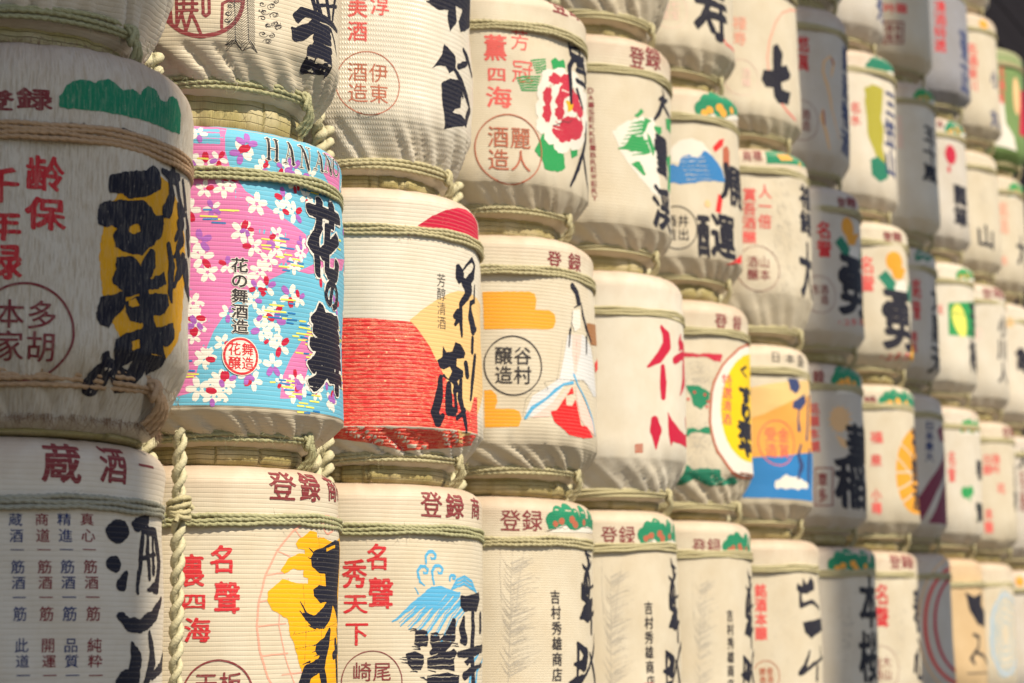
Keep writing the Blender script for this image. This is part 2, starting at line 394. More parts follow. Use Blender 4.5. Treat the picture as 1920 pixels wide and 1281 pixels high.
def vnoise(x, y, seed):
    xi, yi = np.floor(x).astype(np.int64), np.floor(y).astype(np.int64); fx, fy = x-xi, y-yi
    fx = fx*fx*(3-2*fx); fy = fy*fy*(3-2*fy)
    def h(a, b_):
        n = (a*374761393+b_*668265263+seed*974634777) & 0x7fffffff
        n = ((n ^ (n >> 13))*1274126177) & 0x7fffffff
        return ((n ^ (n >> 16)) & 0xffff)/32768.-1
    return (h(xi, yi)*(1-fx)+h(xi+1, yi)*fx)*(1-fy)+(h(xi, yi+1)*(1-fx)+h(xi+1, yi+1)*fx)*fy
def glyph_sd(c, X, Y, w_, h_, bold, nib):
    """signed distance (metres) to a character filling the box 0..w_, 0..h_"""
    g = _gl[c]; n = g.shape[0]
    def samp(xx, yy):
        x = np.clip(xx/w_*GR+PADG-.5, 0, n-1.001); y = np.clip(yy/h_*GR+PADG-.5, 0, n-1.001)
        i = x.astype(int); j = y.astype(int); a = x-i; b_ = y-j
        return (g[j, i]*(1-a)+g[j, i+1]*a)*(1-b_)+(g[j+1, i]*(1-a)+g[j+1, i+1]*a)*b_
    S = samp(X, Y); bold = bold*.5; nib = nib*.6
    if nib:
        e = max(w_, h_)
        for t in (-1, -.5, .5, 1): S = np.maximum(S, samp(X+t*nib*e*.8, Y-t*nib*e*.6))
    return (S+bold)*min(w_, h_)
class Layer:
    def __init__(s, name, color, res, wear, mat_=None): s.name, s.color, s.res, s.wear, s.ops, s.mat = name, color, res, wear, [], mat_; s.bb = [9, 9, -9, -9]; s.rough = 0; s.freq = 90; s.off = 0; s.label = None; s.dry = 0
    def grow(s, u, v, m):
        s.bb = [min(s.bb[0], u-m), min(s.bb[1], v-m), max(s.bb[2], u+m), max(s.bb[3], v+m)]
class Print:
    """collects flat print in photo coordinates of one barrel and turns it into thin sheets of ink on the cloth"""
    def __init__(s, b): s.b, s.layers, s.cur, s.F = b, [], None, (0, 0, 1)
    def Z(s, ox, oy, k=1): s.F = (ox, oy, k); return s               # coordinates read off an enlarged crop
    def uv(s, x, y):
        x, y = s.F[0]+x/s.F[2], s.F[1]+y/s.F[2]
        b = s.b; X = (x-960)/F_PX; Y = (640.5-y)/F_PX
        d = FW+RT*X+UP*Y; a = d.x*d.x+d.y*d.y; ox, oy = -b.cx, -b.cy
        bb = ox*d.x+oy*d.y; cc = ox*ox+oy*oy-RB*RB; disc = bb*bb-a*cc
        t = (-bb-math.sqrt(max(disc, 0)))/a
        px, py, pz = d.x*t+ox, d.y*t+oy, d.z*t
        th = math.atan2(px, -py)
        return th*RB, pz-b.z0
    def sc(s): return s.b.scale
    def L(s, color, name='printed_mark', res=None, rough=0, freq=90, wear=.48, mat_=None, label=None, dry=0):
        l = Layer(name, color, res or s.b.res, wear, mat_); l.rough = rough; l.freq = freq; l.label = label; l.dry = dry
        s.layers.append(l); s.cur = l; return s
    def text(s, t, x0, y0, x1, y1, **k):
        """characters stacked downwards between two heights"""
        n = len(t); h = (y1-y0)/n
        for i, c in enumerate(t):
            if c != ' ': s.g(c, x0, y0+h*i+h*.04, x1, y0+h*(i+1)-h*.04, **k)
        return s
    def row(s, t, x0, y0, x1, y1, **k):
        n = len(t); w_ = (x1-x0)/n
        for i, c in enumerate(t):
            if c != ' ': s.g(c, x0+w_*i+w_*.04, y0, x0+w_*(i+1)-w_*.04, y1, **k)
        return s
    def g(s, c, x0, y0, x1, y1, bold=0, nib=0, wm=None, rot=0, neg=False):
        xc, yc = (x0+x1)/2, (y0+y1)/2
        u0 = s.uv(x0, yc)[0]; u1 = s.uv(x1, yc)[0]
        if wm: u1 = u0+wm
        xm = xc if not wm else min(xc, x0+6)
        v1 = s.uv(xm, y0)[1]; v0 = s.uv(xm, y1)[1]
        s.gm(c, u0, v0, u1, v1, bold, nib, rot, neg); return s
    def gm(s, c, u0, v0, u1, v1, bold=0, nib=0, rot=0, neg=False):
        l = s.cur; l.ops.append(('g', c, u0, v0, max(u1-u0, .002), max(v1-v0, .002), bold, nib, rot, neg)); 
        if not neg: l.grow(u0, v0, .012); l.grow(u1, v1, .012)
        return s
    def poly(s, pts, neg=False, m=False):
        q = [s.uv(*p) for p in pts] if not m else list(pts)
        s.cur.ops.append(('p', np.array(q), neg))
        if not neg: [s.cur.grow(a, b_, .004) for a, b_ in q]
        return s
    def st(s, pts, wd, neg=False, m=False):
        """brush stroke; wd in millimetres, one value or one per point"""
        q = np.array([s.uv(*p) for p in pts]) if not m else np.array(pts)
        W = (np.ones(len(q))*wd if np.isscalar(wd) else np.interp(np.linspace(0, 1, len(q)), np.linspace(0, 1, len(wd)), wd))/1000/2
        s.cur.ops.append(('s', q, W, neg))
        if not neg: [s.cur.grow(a, b_, W.max()+.004) for a, b_ in q]
        return s
    def ell(s, x, y, ry, asp=1.0, ring=0, neg=False, rot=0, m=False):
        """disc or ring: centre in the photo, half height in photo pixels, ring width in mm"""
        if m: (u, v), r = (x, y), ry
        else: u, v = s.uv(x, y); r = ry/s.F[2]/s.b.scale
        s.cur.ops.append(('e', u, v, r*asp, r, ring/1000, neg, rot))
        if not neg: R = max(r, r*asp)+.006; s.cur.grow(u, v, R)
        return s
    def pell(s, x, y, rx, ry, a0=0, a1=360, n=40, wd=0, wob=0):
        """ellipse as it reads in the photo (for shapes that wrap round towards the barrel's edge)"""
        pts = []
        for i in range(n+1):
            a = math.radians(a0+(a1-a0)*i/n); k = 1+wob*math.sin(a*7+1)+wob*.6*math.sin(a*13)
            pts.append((x+rx*k*math.cos(a), y+ry*k*math.sin(a)))
        return s.st(pts, wd) if wd else s.poly(pts)
    def field(s, l, X, Y):
        F = np.full(X.shape, -1.)
        for op in l.ops:
            k = op[0]
            if k == 'g':
                _, c, u0, v0, w_, h_, bold, nib, rot, neg = op
                mg = .2*max(w_, h_)
                sel = (X > u0-mg) & (X < u0+w_+mg) & (Y > v0-mg) & (Y < v0+h_+mg)
                if not sel.any(): continue
                ii = np.where(sel.any(1))[0]; jj = np.where(sel.any(0))[0]; sl_ = (slice(ii[0], ii[-1]+1), slice(jj[0], jj[-1]+1))
                x, y = X[sl_]-u0, Y[sl_]-v0
                if rot: cx_, cy_ = w_/2, h_/2; ca, sa = math.cos(rot), math.sin(rot); x, y = cx_+(x-cx_)*ca+(y-cy_)*sa, cy_-(x-cx_)*sa+(y-cy_)*ca
                S = glyph_sd(c, x, y, w_, h_, bold, nib)
                S = np.where((x < -mg) | (x > w_+mg) | (y < -mg) | (y > h_+mg), -1, S)
                F[sl_] = np.minimum(F[sl_], -S) if neg else np.maximum(F[sl_], S)
            else:
                if k == 'p':
                    q, neg = op[1], op[2]; inside = np.zeros(X.shape, bool); D = np.full(X.shape, 9.)
                    for (x0, y0), (x1, y1) in zip(q, np.roll(q, -1, 0)):
                        if y0 != y1:
                            c_ = ((y0 > Y) != (y1 > Y)) & (X < (x1-x0)*(Y-y0)/(y1-y0)+x0); inside ^= c_
                        dx, dy = x1-x0, y1-y0; t = np.clip(((X-x0)*dx+(Y-y0)*dy)/(dx*dx+dy*dy+1e-12), 0, 1)
                        D = np.minimum(D, np.hypot(X-x0-t*dx, Y-y0-t*dy))
                    S = np.where(inside, D, -D)
                elif k == 's':
                    q, W, neg = op[1], op[2], op[3]; S = np.full(X.shape, -9.)
                    for i in range(len(q)-1):
                        (x0, y0), (x1, y1) = q[i], q[i+1]; dx, dy = x1-x0, y1-y0
                        t = np.clip(((X-x0)*dx+(Y-y0)*dy)/(dx*dx+dy*dy+1e-12), 0, 1)
                        S = np.maximum(S, W[i]+(W[i+1]-W[i])*t-np.hypot(X-x0-t*dx, Y-y0-t*dy))
                else:
                    _, u, v, rx, ry, ring, neg, rot = op; x, y = X-u, Y-v
                    if rot: ca, sa = math.cos(rot), math.sin(rot); x, y = x*ca+y*sa, -x*sa+y*ca
                    k_ = np.hypot(x/rx, y/ry); S = (1-k_)*min(rx, ry)
                    if ring: S = ring/2-np.abs(S)
                F = np.minimum(F, -S) if neg else np.maximum(F, S)
        return F
    def build(s):
        b = s.b
        for li, l in enumerate(s.layers):
            if not l.ops: continue
            res = l.res
            u0, v0, u1, v1 = l.bb; v0 = max(v0, b.hb+.014); v1 = min(v1, b.H-.006); u0 = max(u0, -.80); u1 = min(u1, .42)
            if u1 <= u0 or v1 <= v0: continue
            nx = int((u1-u0)/res)+2; ny = int((v1-v0)/res)+2; nx += (-nx+1) % 8; ny += (-ny+1) % 8
            xs = u0+np.arange(nx)*res; ys = v0+np.arange(ny)*res
            X, Y = np.meshgrid(xs, ys)
            Xw, Yw = X, Y
            if l.rough:
                a = l.rough/1000
                Xw = X+a*vnoise(X*l.freq, Y*l.freq, li+1)+.5*a*vnoise(X*l.freq*3, Y*l.freq*3, li+11)
                Yw = Y+a*vnoise(X*l.freq, Y*l.freq, li+51)+.5*a*vnoise(X*l.freq*3, Y*l.freq*3, li+61)
            Fv = s.field(l, Xw, Yw)
            if l.dry: Fv = Fv-l.dry/1000*np.maximum(0, vnoise(X*150+Y*60, Y*600-X*130, li+5)+.1)
            Fv[0] = Fv[-1] = -.001; Fv[:, 0] = Fv[:, -1] = -.001
            off = .0005+.00012*li
            parts = pieces(Fv > 0) if len(l.ops) <= 8 else None
            if parts is None: contour_mesh(b, l, xs, ys, Fv, res, off)
            else:
                for pm in parts: contour_mesh(b, l, xs, ys, np.where(pm, Fv, np.minimum(Fv, -1e-4)), res, off)
def pieces(mask, k=2):
    """separate patches of ink (two to eight of them) as masks"""
    ny, nx = mask.shape; my, mx = -(-ny//k), -(-nx//k)
    m = np.zeros((my*k, mx*k), bool); m[:ny, :nx] = mask; c = m.reshape(my, k, mx, k).any((1, 3))
    lab = np.zeros((my, mx), int); n = 0; todo = set(zip(*np.where(c)))
    if len(todo) > 60000: return None
    while todo:
        n += 1
        if n > 8: return None
        st_ = [todo.pop()]
        while st_:
            j, i = st_.pop(); lab[j, i] = n
            for dj in (-1, 0, 1):
                for di in (-1, 0, 1):
                    q = (j+dj, i+di)
                    if q in todo: todo.remove(q); st_.append(q)
    if n < 2: return None
    big = np.repeat(np.repeat(lab, k, 0), k, 1)[:ny, :nx]
    out = []
    for i in range(1, n+1):
        pm = big == i
        if (mask & pm).sum() < 6: continue
        g = pm.copy(); g[1:] |= pm[:-1]; g[:-1] |= pm[1:]; g[:, 1:] |= pm[:, :-1]; g[:, :-1] |= pm[:, 1:]
        out.append(g & ~((big > 0) & (big != i)))
    return out
def contour_mesh(b, l, xs, ys, Fv, res, off):
    ins = Fv > 0; ny, nx = Fv.shape
    c = [ins[:-1, :-1], ins[:-1, 1:], ins[1:, 1:], ins[1:, :-1]]       # corners counter-clockwise
    full = c[0] & c[1] & c[2] & c[3]; case = c[0]*1+c[1]*2+c[2]*4+c[3]*8
    Vq, polys = [], []
    PV = []; cnt = []
    used = np.zeros_like(full)
    for B in (8, 4, 2, 1):
        if B > 1 and B*res > .013: continue
        my, mx = (ny-1)//B, (nx-1)//B
        blk = (full & ~used)[:my*B, :mx*B].reshape(my, B, mx, B).all((1, 3)) if B > 1 else (full & ~used)
        j, i = np.where(blk)
        if len(j) == 0: continue
        x0, y0 = xs[i*B], ys[j*B]; x1, y1 = xs[i*B]+B*res, ys[j*B]+B*res
        PV.append(np.stack([np.stack([x0, y0], -1), np.stack([x1, y0], -1), np.stack([x1, y1], -1), np.stack([x0, y1], -1)], 1)); cnt.append(4)
        if B > 1: used[:my*B, :mx*B] |= np.repeat(np.repeat(blk, B, 0), B, 1)
    corner = [(0, 0), (0, 1), (1, 1), (1, 0)]                             # (dy, dx)
    for cs in range(1, 15):
        j, i = np.where(case == cs)
        if len(j) == 0: continue
        x0, y0 = xs[i], ys[j]
        f = [Fv[j+dy, i+dx] for dy, dx in corner]; pts = []
        for k in range(4):
            k2 = (k+1) % 4; a_in = cs >> k & 1; b_in = cs >> k2 & 1
            pa = np.stack([x0+corner[k][1]*res, y0+corner[k][0]*res], -1); pb = np.stack([x0+corner[k2][1]*res, y0+corner[k2][0]*res], -1)
            if a_in: pts.append(pa)
            if a_in != b_in:
                t = np.clip(f[k]/(f[k]-f[k2]+1e-12), .02, .98)[:, None]; pts.append(pa+(pb-pa)*t)
        PV.append(np.stack(pts, 1)); cnt.append(len(pts))
    if not PV: return
    pts = np.concatenate([p.reshape(-1, 2) for p in PV]); tot = np.concatenate([np.full(len(p), n) for p, n in zip(PV, cnt)])
    P, Nn, sarc = surf(b, pts[:, 0], pts[:, 1], off)
    me = bpy.data.meshes.new(l.name); nv = len(P)
    me.vertices.add(nv); me.vertices.foreach_set('co', P.astype(np.float32).reshape(-1))
    me.loops.add(nv); me.loops.foreach_set('vertex_index', np.arange(nv, dtype=np.int32))
    me.polygons.add(len(tot)); me.polygons.foreach_set('loop_start', np.concatenate([[0], np.cumsum(tot)[:-1]]).astype(np.int32))
    me.polygons.foreach_set('use_smooth', np.ones(len(tot), bool))
    uvl = me.uv_layers.new(name='UVMap'); uvl.uv.foreach_set('vector', np.stack([pts[:, 0], sarc], -1).astype(np.float32).reshape(-1))
    me.update(calc_edges=True)
    me.normals_split_custom_set_from_vertices(Nn.astype(np.float32).tolist())
    me.materials.append(l.mat or ink(l.color, b.rib, l.wear))
    o = bpy.data.objects.new(l.name, me); COL.objects.link(o); o.parent = b.root
    if l.label: o['label'] = l.label

# ------------------------------------------------------------------ shared ropes and straw feet
_share = {}
def hairs(rng, R_, z0, n, bias=0):
    """loose fibres standing off a rope"""
    out = []
    for i in range(n):
        a = rng.uniform(-2.4, 1.0); l = rng.uniform(.006, .022); da = rng.normal(0, l*2.2); t = np.linspace(0, 1, 4); dz = rng.normal(bias, .6)*l
        r = R_+.006*t*rng.uniform(.1, 1); aa = a+da*t
        out.append(tube(np.stack([r*np.sin(aa), -r*np.cos(aa), z0+rng.uniform(-.012, .012)+dz*t], -1), .00045*(1.3-t), 3, lobe_amp=0))
    return out
def ring_rope(variant, strands, lod):
    """thin ropes laid side by side round the neck; origin at their mid height"""
    key = ('neck', variant, strands, lod)
    if key not in _share:
        rng = np.random.RandomState(variant); n = 560 if lod == 0 else 110; parts = []
        a0 = np.linspace(-2.75, 1.6, n)
        for k in range(strands):
            wob = .0020*np.sin(a0*4+rng.uniform(0, 6))+.0012*np.sin(a0*9+rng.uniform(0, 6))+.0006*np.sin(a0*23+rng.uniform(0, 6))
            r = RB+.0028+.0006*np.sin(a0*7+k); z = (k-(strands-1)/2)*.0088+wob+.004*np.sin(a0+variant)
            parts.append(tube(np.stack([r*np.sin(a0), -r*np.cos(a0), z], -1), .0047, 8 if lod == 0 else 5, twist=190 if lod == 0 else 0, lobes=2, lobe_amp=.17 if lod == 0 else 0))
        if lod == 0: parts += hairs(rng, RB+.006, 0, 90)
        _share[key] = join(parts)
    return _share[key]
def base_rope(variant, lod, strands=3):
    """ropes gathered round the foot with the loose end hanging in a loop at the front"""
    key = ('base', variant, lod, strands)
    if key not in _share:
        rng = np.random.RandomState(variant+40); n = 440 if lod == 0 else 90; parts = []
        end = .06+.1*rng.rand()
        a0 = np.linspace(-2.6, end, n)
        for k in range(strands):
            wob = .0016*np.sin(a0*4+rng.uniform(0, 6))
            r = .2505+.002*np.sin(a0*6+k)-.003*(k == 0); z = (k-1)*.0090+wob+.0085*np.sin((a0+1.2)*1.4)
            parts.append(tube(np.stack([r*np.sin(a0), -r*np.cos(a0), z], -1), .0048, 8 if lod == 0 else 5, twist=190 if lod == 0 else 0, lobe_amp=.17 if lod == 0 else 0))
        # the loop: two or three strands bending down over the foot
        for k in range(strands):
            t = np.linspace(0, 1, 60 if lod == 0 else 14)
            a = end-.03+.018*k+.10*np.sin(t*1.8)*(1+.3*k); r = .256+.010*np.sin(t*math.pi)-.026*t**2
            z = .014-.068*t-.006*k*t
            parts.append(tube(np.stack([r*np.sin(a), -r*np.cos(a), z], -1), .0050, 8 if lod == 0 else 5, twist=190 if lod == 0 else 0, lobe_amp=.17 if lod == 0 else 0))
        t = np.linspace(0, 2*math.pi, 24); a = end; parts.append(tube(np.stack([(.257+.007*np.cos(t))*math.sin(a)+.004*np.sin(t*2), -(.257+.007*np.cos(t))*math.cos(a), .003+.017*np.sin(t)], -1), .0055, 6))
        t = np.linspace(0, 2*math.pi, 24); parts.append(tube(np.stack([(.257+.008*np.cos(t))*math.sin(a+.04), -(.257+.008*np.cos(t))*math.cos(a+.04), .006+.015*np.sin(t)], -1), .0055, 6))
        if lod == 0: parts += hairs(rng, .262, .004, 120, -.6)
        _share[key] = join(parts)
    return _share[key]
def straw_foot(variant, lod):
    """squashed straw pad, unit height"""
    key = ('foot', variant, lod)
    if key not in _share:
        rng = np.random.RandomState(variant+90); n = 300 if lod == 0 else 90; rowsz = np.array([0, .03, .12, .3, .5, .7, .88, 1.0, 1.12])
        t = np.linspace(0, 2*np.pi, n, endpoint=False)
        seams = rng.uniform(0, 2*np.pi, 9); R = []
        step = np.zeros(n)
        for sm in seams:
            d = (t-sm) % (2*np.pi); step += .008*np.exp(-d/.32)-.006*np.exp(-(np.minimum(d, 2*np.pi-d)/.018)**2)
        bumps = cyc_noise(rng, n, [(7, .0016), (16, .0014), (27, .0012), (43, .0009)])
        Z = []
        for q in rowsz:
            base = .202+.016*math.sin(min(max(q, 0), 1)*math.pi*.62+.35)
            if q < .05: base -= .012*(1-q/.05)
            R.append(base+step*(.4+.6*math.sin(math.pi*min(q, 1)))+bumps*(1.2-q*.4)); Z.append(q+.05*np.sin(t*3+variant)*q*(1-min(q, 1))+(.05*np.abs(np.sin(t*8+1)) if q <= .03 else 0)*0)
        R = np.array(R); Z = np.array(Z)
        V = np.stack([R*np.sin(t), -R*np.cos(t), Z], -1).reshape(-1, 3); m_ = len(rowsz)
        i = np.arange(m_-1)[:, None]*n; j = np.arange(n)[None]; j2 = (j+1) % n
        Q = np.stack([i+j, i+j2, i+n+j2, i+n+j], -1).reshape(-1, 4)
        # folded packets: each wrap is drawn a little out of line with the next
        idx = np.searchsorted(np.sort(seams), t); shift = rng.uniform(-.012, .012, 11)[idx]
        U = np.stack([np.tile(t*.24+idx*.37, (m_, 1)), Z*.07+shift[None]], -1).reshape(-1, 2)
        _share[key] = (V, Q, U)
    return _share[key]
_obj_share = {}
def shared(name, key, data, m, parent, loc, scale=(1, 1, 1), rotz=0):
    k = (key, m.name)
    if k not in _obj_share:
        o = mesh_obj(name, *data, m, parent); _obj_share[k] = o.data
    else:
        o = bpy.data.objects.new(name, _obj_share[k]); COL.objects.link(o); o.parent = parent
    o.location = loc; o.scale = scale; o.rotation_euler = (0, 0, rotz); return o

TAB = [
 [ (0.008,-0.008), (0.013,-0.008), (0.004,-0.001), (0.006,0.009), (0.007,0.012), (0.009,0.016), (-0.011,-0.015), (-0.018,-0.010), (-0.010,-0.006), (0.007,0.011), (0.020,0.012), (0.028,0.014), (0.000,-0.003), (0.000,0.000) ],
 [ (-0.041,-0.001), (0.010,-0.000), (-0.005,-0.001), (-0.020,0.001), (-0.023,0.014), (-0.003,0.028), (0.003,-0.031), (0.000,-0.019), (-0.028,-0.028), (0.015,0.009), (0.017,0.018), (-0.006,0.010), (0.000,-0.003), (0.000,0.000) ],
 [ (0.000,-0.004), (0.021,-0.004), (0.020,-0.001), (-0.005,-0.026), (0.003,0.036), (0.010,0.039), (-0.021,-0.030), (-0.027,-0.033), (-0.036,-0.054), (0.020,-0.034), (0.009,0.003), (0.004,-0.000), (0.000,-0.003), (0.000,0.000) ],
 [ (0.000,-0.004), (0.000,-0.004), (0.000,-0.001), (0.000,-0.005), (0.000,0.021), (0.018,0.027), (0.002,-0.025), (0.011,-0.004), (-0.001,-0.014), (-0.016,0.015), (0.010,0.009), (0.010,-0.011), (0.011,-0.004), (0.000,0.000) ],
 [ (0.000,-0.004), (0.000,-0.004), (0.000,-0.001), (0.000,-0.005), (0.000,0.021), (0.000,0.027), (0.000,-0.025), (0.000,-0.016), (0.033,-0.025), (-0.010,0.000), (-0.022,0.010), (-0.023,0.004), (-0.016,-0.002), (0.000,0.000) ],
 [ (0.000,-0.004), (0.000,-0.004), (0.000,-0.001), (0.000,-0.005), (0.000,0.021), (0.000,0.027), (0.000,-0.025), (0.000,-0.016), (0.000,-0.025), (0.000,0.000), (0.000,0.010), (0.000,0.003), (0.000,-0.003), (0.000,0.000) ]]
def ztop(r, c): return Z_TOP+PITCH_Z*r+TAB[r][c][1] if r >= 0 else Z_TOP-PITCH_Z+sum(TAB[i][c][1] for i in range(3))/3
PENDING = []
def barrel(row, col, label, design=None, tone='cream', rib='ribbed', fz=None, fs=1.0, hb=.044, ht=.062, hs=.042, ring=.097, pleat=.010, slant=3, tp=.75, strands=3, rope='pale', twist=0):
    b = Barrel(); b.row, b.col = row, col; b.seed = row*31+col*7+3
    b.z0 = ztop(row-1, col)+.002; b.H = ztop(row, col)-b.z0; b.cx = X_FIRST+PITCH_X*col; b.cy = D_WALL+TAB[row][col][0]
    b.tone, b.rib, b.hb, b.ht, b.hs, b.ring, b.pleat, b.slant, b.tp = tone, rib, hb, ht, hs, ring, pleat, slant, tp
    lod = 0 if col <= 3 else 1
    b.nseg = 288 if col <= 3 else (180 if col <= 6 else 108); b.nrow = (11, 9, 7) if col <= 6 else (5, 5, 5)
    b.res = .0012 if col <= 2 else (.0016 if col <= 4 else (.0022 if col <= 6 else .0032))
    dep = Vector((b.cx, b.cy-.15, b.z0+.3)).dot(FW); b.scale = F_PX/dep
    r = bpy.data.objects.new('sake_barrel', None); COL.objects.link(r); r.location = (b.cx, b.cy, b.z0); r.empty_display_size = .2
    tr = random.Random(b.seed); r.rotation_euler = (math.radians(tr.uniform(-.7, .5)), math.radians(tr.uniform(-.8, .8)), 0)
    r['label'] = label; r['category'] = 'sake barrel'; r['group'] = 'straw wrapped sake barrels stacked in a wall'
    b.root = r
    body_grid(b)
    rc = {'pale': (.49, .44, .27), 'green': (.40, .39, .23), 'brown': (.50, .33, .20), 'grey': (.38, .37, .30)}[rope]
    rm = rope_mat(f'{rope}_straw_rope', rc)
    v = (row*3+col) % 3
    shared('neck_rope', ('neck', v, strands, lod), ring_rope(v, strands, lod), rm, r, (0, 0, b.H-ring))
    shared('foot_rope', ('base', v, lod, strands), base_rope(v, lod, strands), rm, r, (0, 0, fz or b.hb+.014), (fs, fs, 1), rotz=-.25*twist)
    shared('straw_foot', ('foot', v, lod), straw_foot(v, lod), straw_mat(), r, (0, 0, 0), (1, 1, b.hb), rotz=v*.9+row*.5)
    if design: PENDING.append((b, design))
    return b
# ------------------------------------------------------------------ prints, one function per kind of barrel
BR = dict(bold=.045, nib=.035)
def pine(p, x0, y0, x1, y1, orange='orange', color='green', mountains=True):
    """round green pine clumps over a little white range, between photo points (x0, y0) and (x1, y1)"""
    w_, h_ = x1-x0, y1-y0
    def q(a, b_): return (x0+a*w_, y0+b_*h_)
    p.L(color, 'pine_emblem', rough=1.2, wear=.5)
    for a, b_, r in ((.12, .62, .30), (.26, .42, .34), (.46, .34, .36), (.62, .48, .30), (.78, .36, .32), (.92, .52, .3), (.5, .66, .3), (.3, .7, .28), (.75, .7, .28)):
        p.ell(*q(a, b_), r*h_, asp=.95)
    p.poly([q(0, .7), q(.2, .5), q(.6, .5), q(1, .6), q(1.0, .98), q(.82, .9), q(.6, 1.0), q(.4, .86), q(.05, .98)])
    if orange:
        p.L(orange, 'rust_patches', rough=1.5)
        for a, b_, r in ((.2, .76, .12), (.33, .66, .13), (.55, .60, .15), (.62, .78, .15), (.80, .70, .12)): p.ell(*q(a, b_), r*h_, asp=1.3)
    if mountains:
        p.L('white', 'mountain_emblem')
        p.poly([q(.05, 1.08), q(.22, .92), q(.32, .84), q(.42, .78), q(.52, .98), q(.62, 1.0), q(.74, .88), q(.88, .84), q(1.0, 1.0), q(1, 1.08)])
        p.L('softblack', 'mountain_outline', rough=.5)
        p.st([q(-.03, 1.05), q(.1, 1.0), q(.3, .9), q(.42, .80), q(.52, .97)], 1.6); p.st([q(.64, 1.0), q(.76, .86), q(.86, .9), q(.95, .86)], 1.6)
        p.st([q(.25, .98), q(.35, .9), q(.38, .97), q(.46, .93)], 1.3)
def seal(p, chars, cx, cy, ry, color='maroon', wd=2.2, bold=.008, inner=.56, nib=0):
    p.L(color, 'round_seal', rough=.25, res=min(p.b.res, .0022)).ell(cx, cy, ry, ring=wd)
    u, v = p.uv(cx, cy); r = ry/p.F[2]/p.b.scale*inner
    k = 0
    for dx in (0, -1):                       # right column first
        for dy in (1, 0):
            c = chars[k] if k < len(chars) else ' '; k += 1
            if c != ' ': p.gm(c, u+dx*r+r*.04, v-r+dy*r+r*.06, u+dx*r+r*.96, v+dy*r-.02*r, bold=bold, nib=nib)
    return p
def registered(p, x0, y0, x1, y1, t='登録', color='maroon', bold=.02):
    p.L(color, 'registered_lettering', rough=.7, freq=160).row(t, x0, y0, x1, y1, bold=bold*.3, nib=.012)
def ears(p, pts, color='palegrey', seed=1, n=70, ln=60, wd=1.0, name='rice_ear_drawing'):
    """pale grey plumes of grain: many thin hairs fanning off a few stems"""
    rng = random.Random(seed); p.L(color, name, rough=.4, wear=.1)
    for (x0, y0, x1, y1) in pts:
        p.st([(x0, y0), ((x0+x1)/2+(rng.random()-.5)*8, (y0+y1)/2), (x1, y1)], wd)
        for i in range(n):
            t = rng.random(); x, y = x0+(x1-x0)*t, y0+(y1-y0)*t; sd = 1 if rng.random() < .75 else -1
            L_ = ln*(.4+.6*rng.random()); a = rng.uniform(.15, 1.0)
            p.st([(x, y), (x+sd*L_*.45*a, y-L_*.35), (x+sd*L_*a, y-L_*(.45 if a > .5 else .9))], [wd, wd*.8, wd*.4])
def splatter(p, cx, cy, rx, ry, n, seed, wd):
    rng = random.Random(seed)
    for i in range(n):
        x, y = cx+rng.gauss(0, rx*.4), cy+rng.gauss(0, ry*.4); a = rng.uniform(0, 6.28); l = rng.uniform(2, 7)
        p.st([(x, y), (x+l*math.cos(a), y+l*math.sin(a)), (x+l*math.cos(a)+3*math.cos(a+1.5), y+l*math.sin(a)+3*math.sin(a+1.5))], wd)

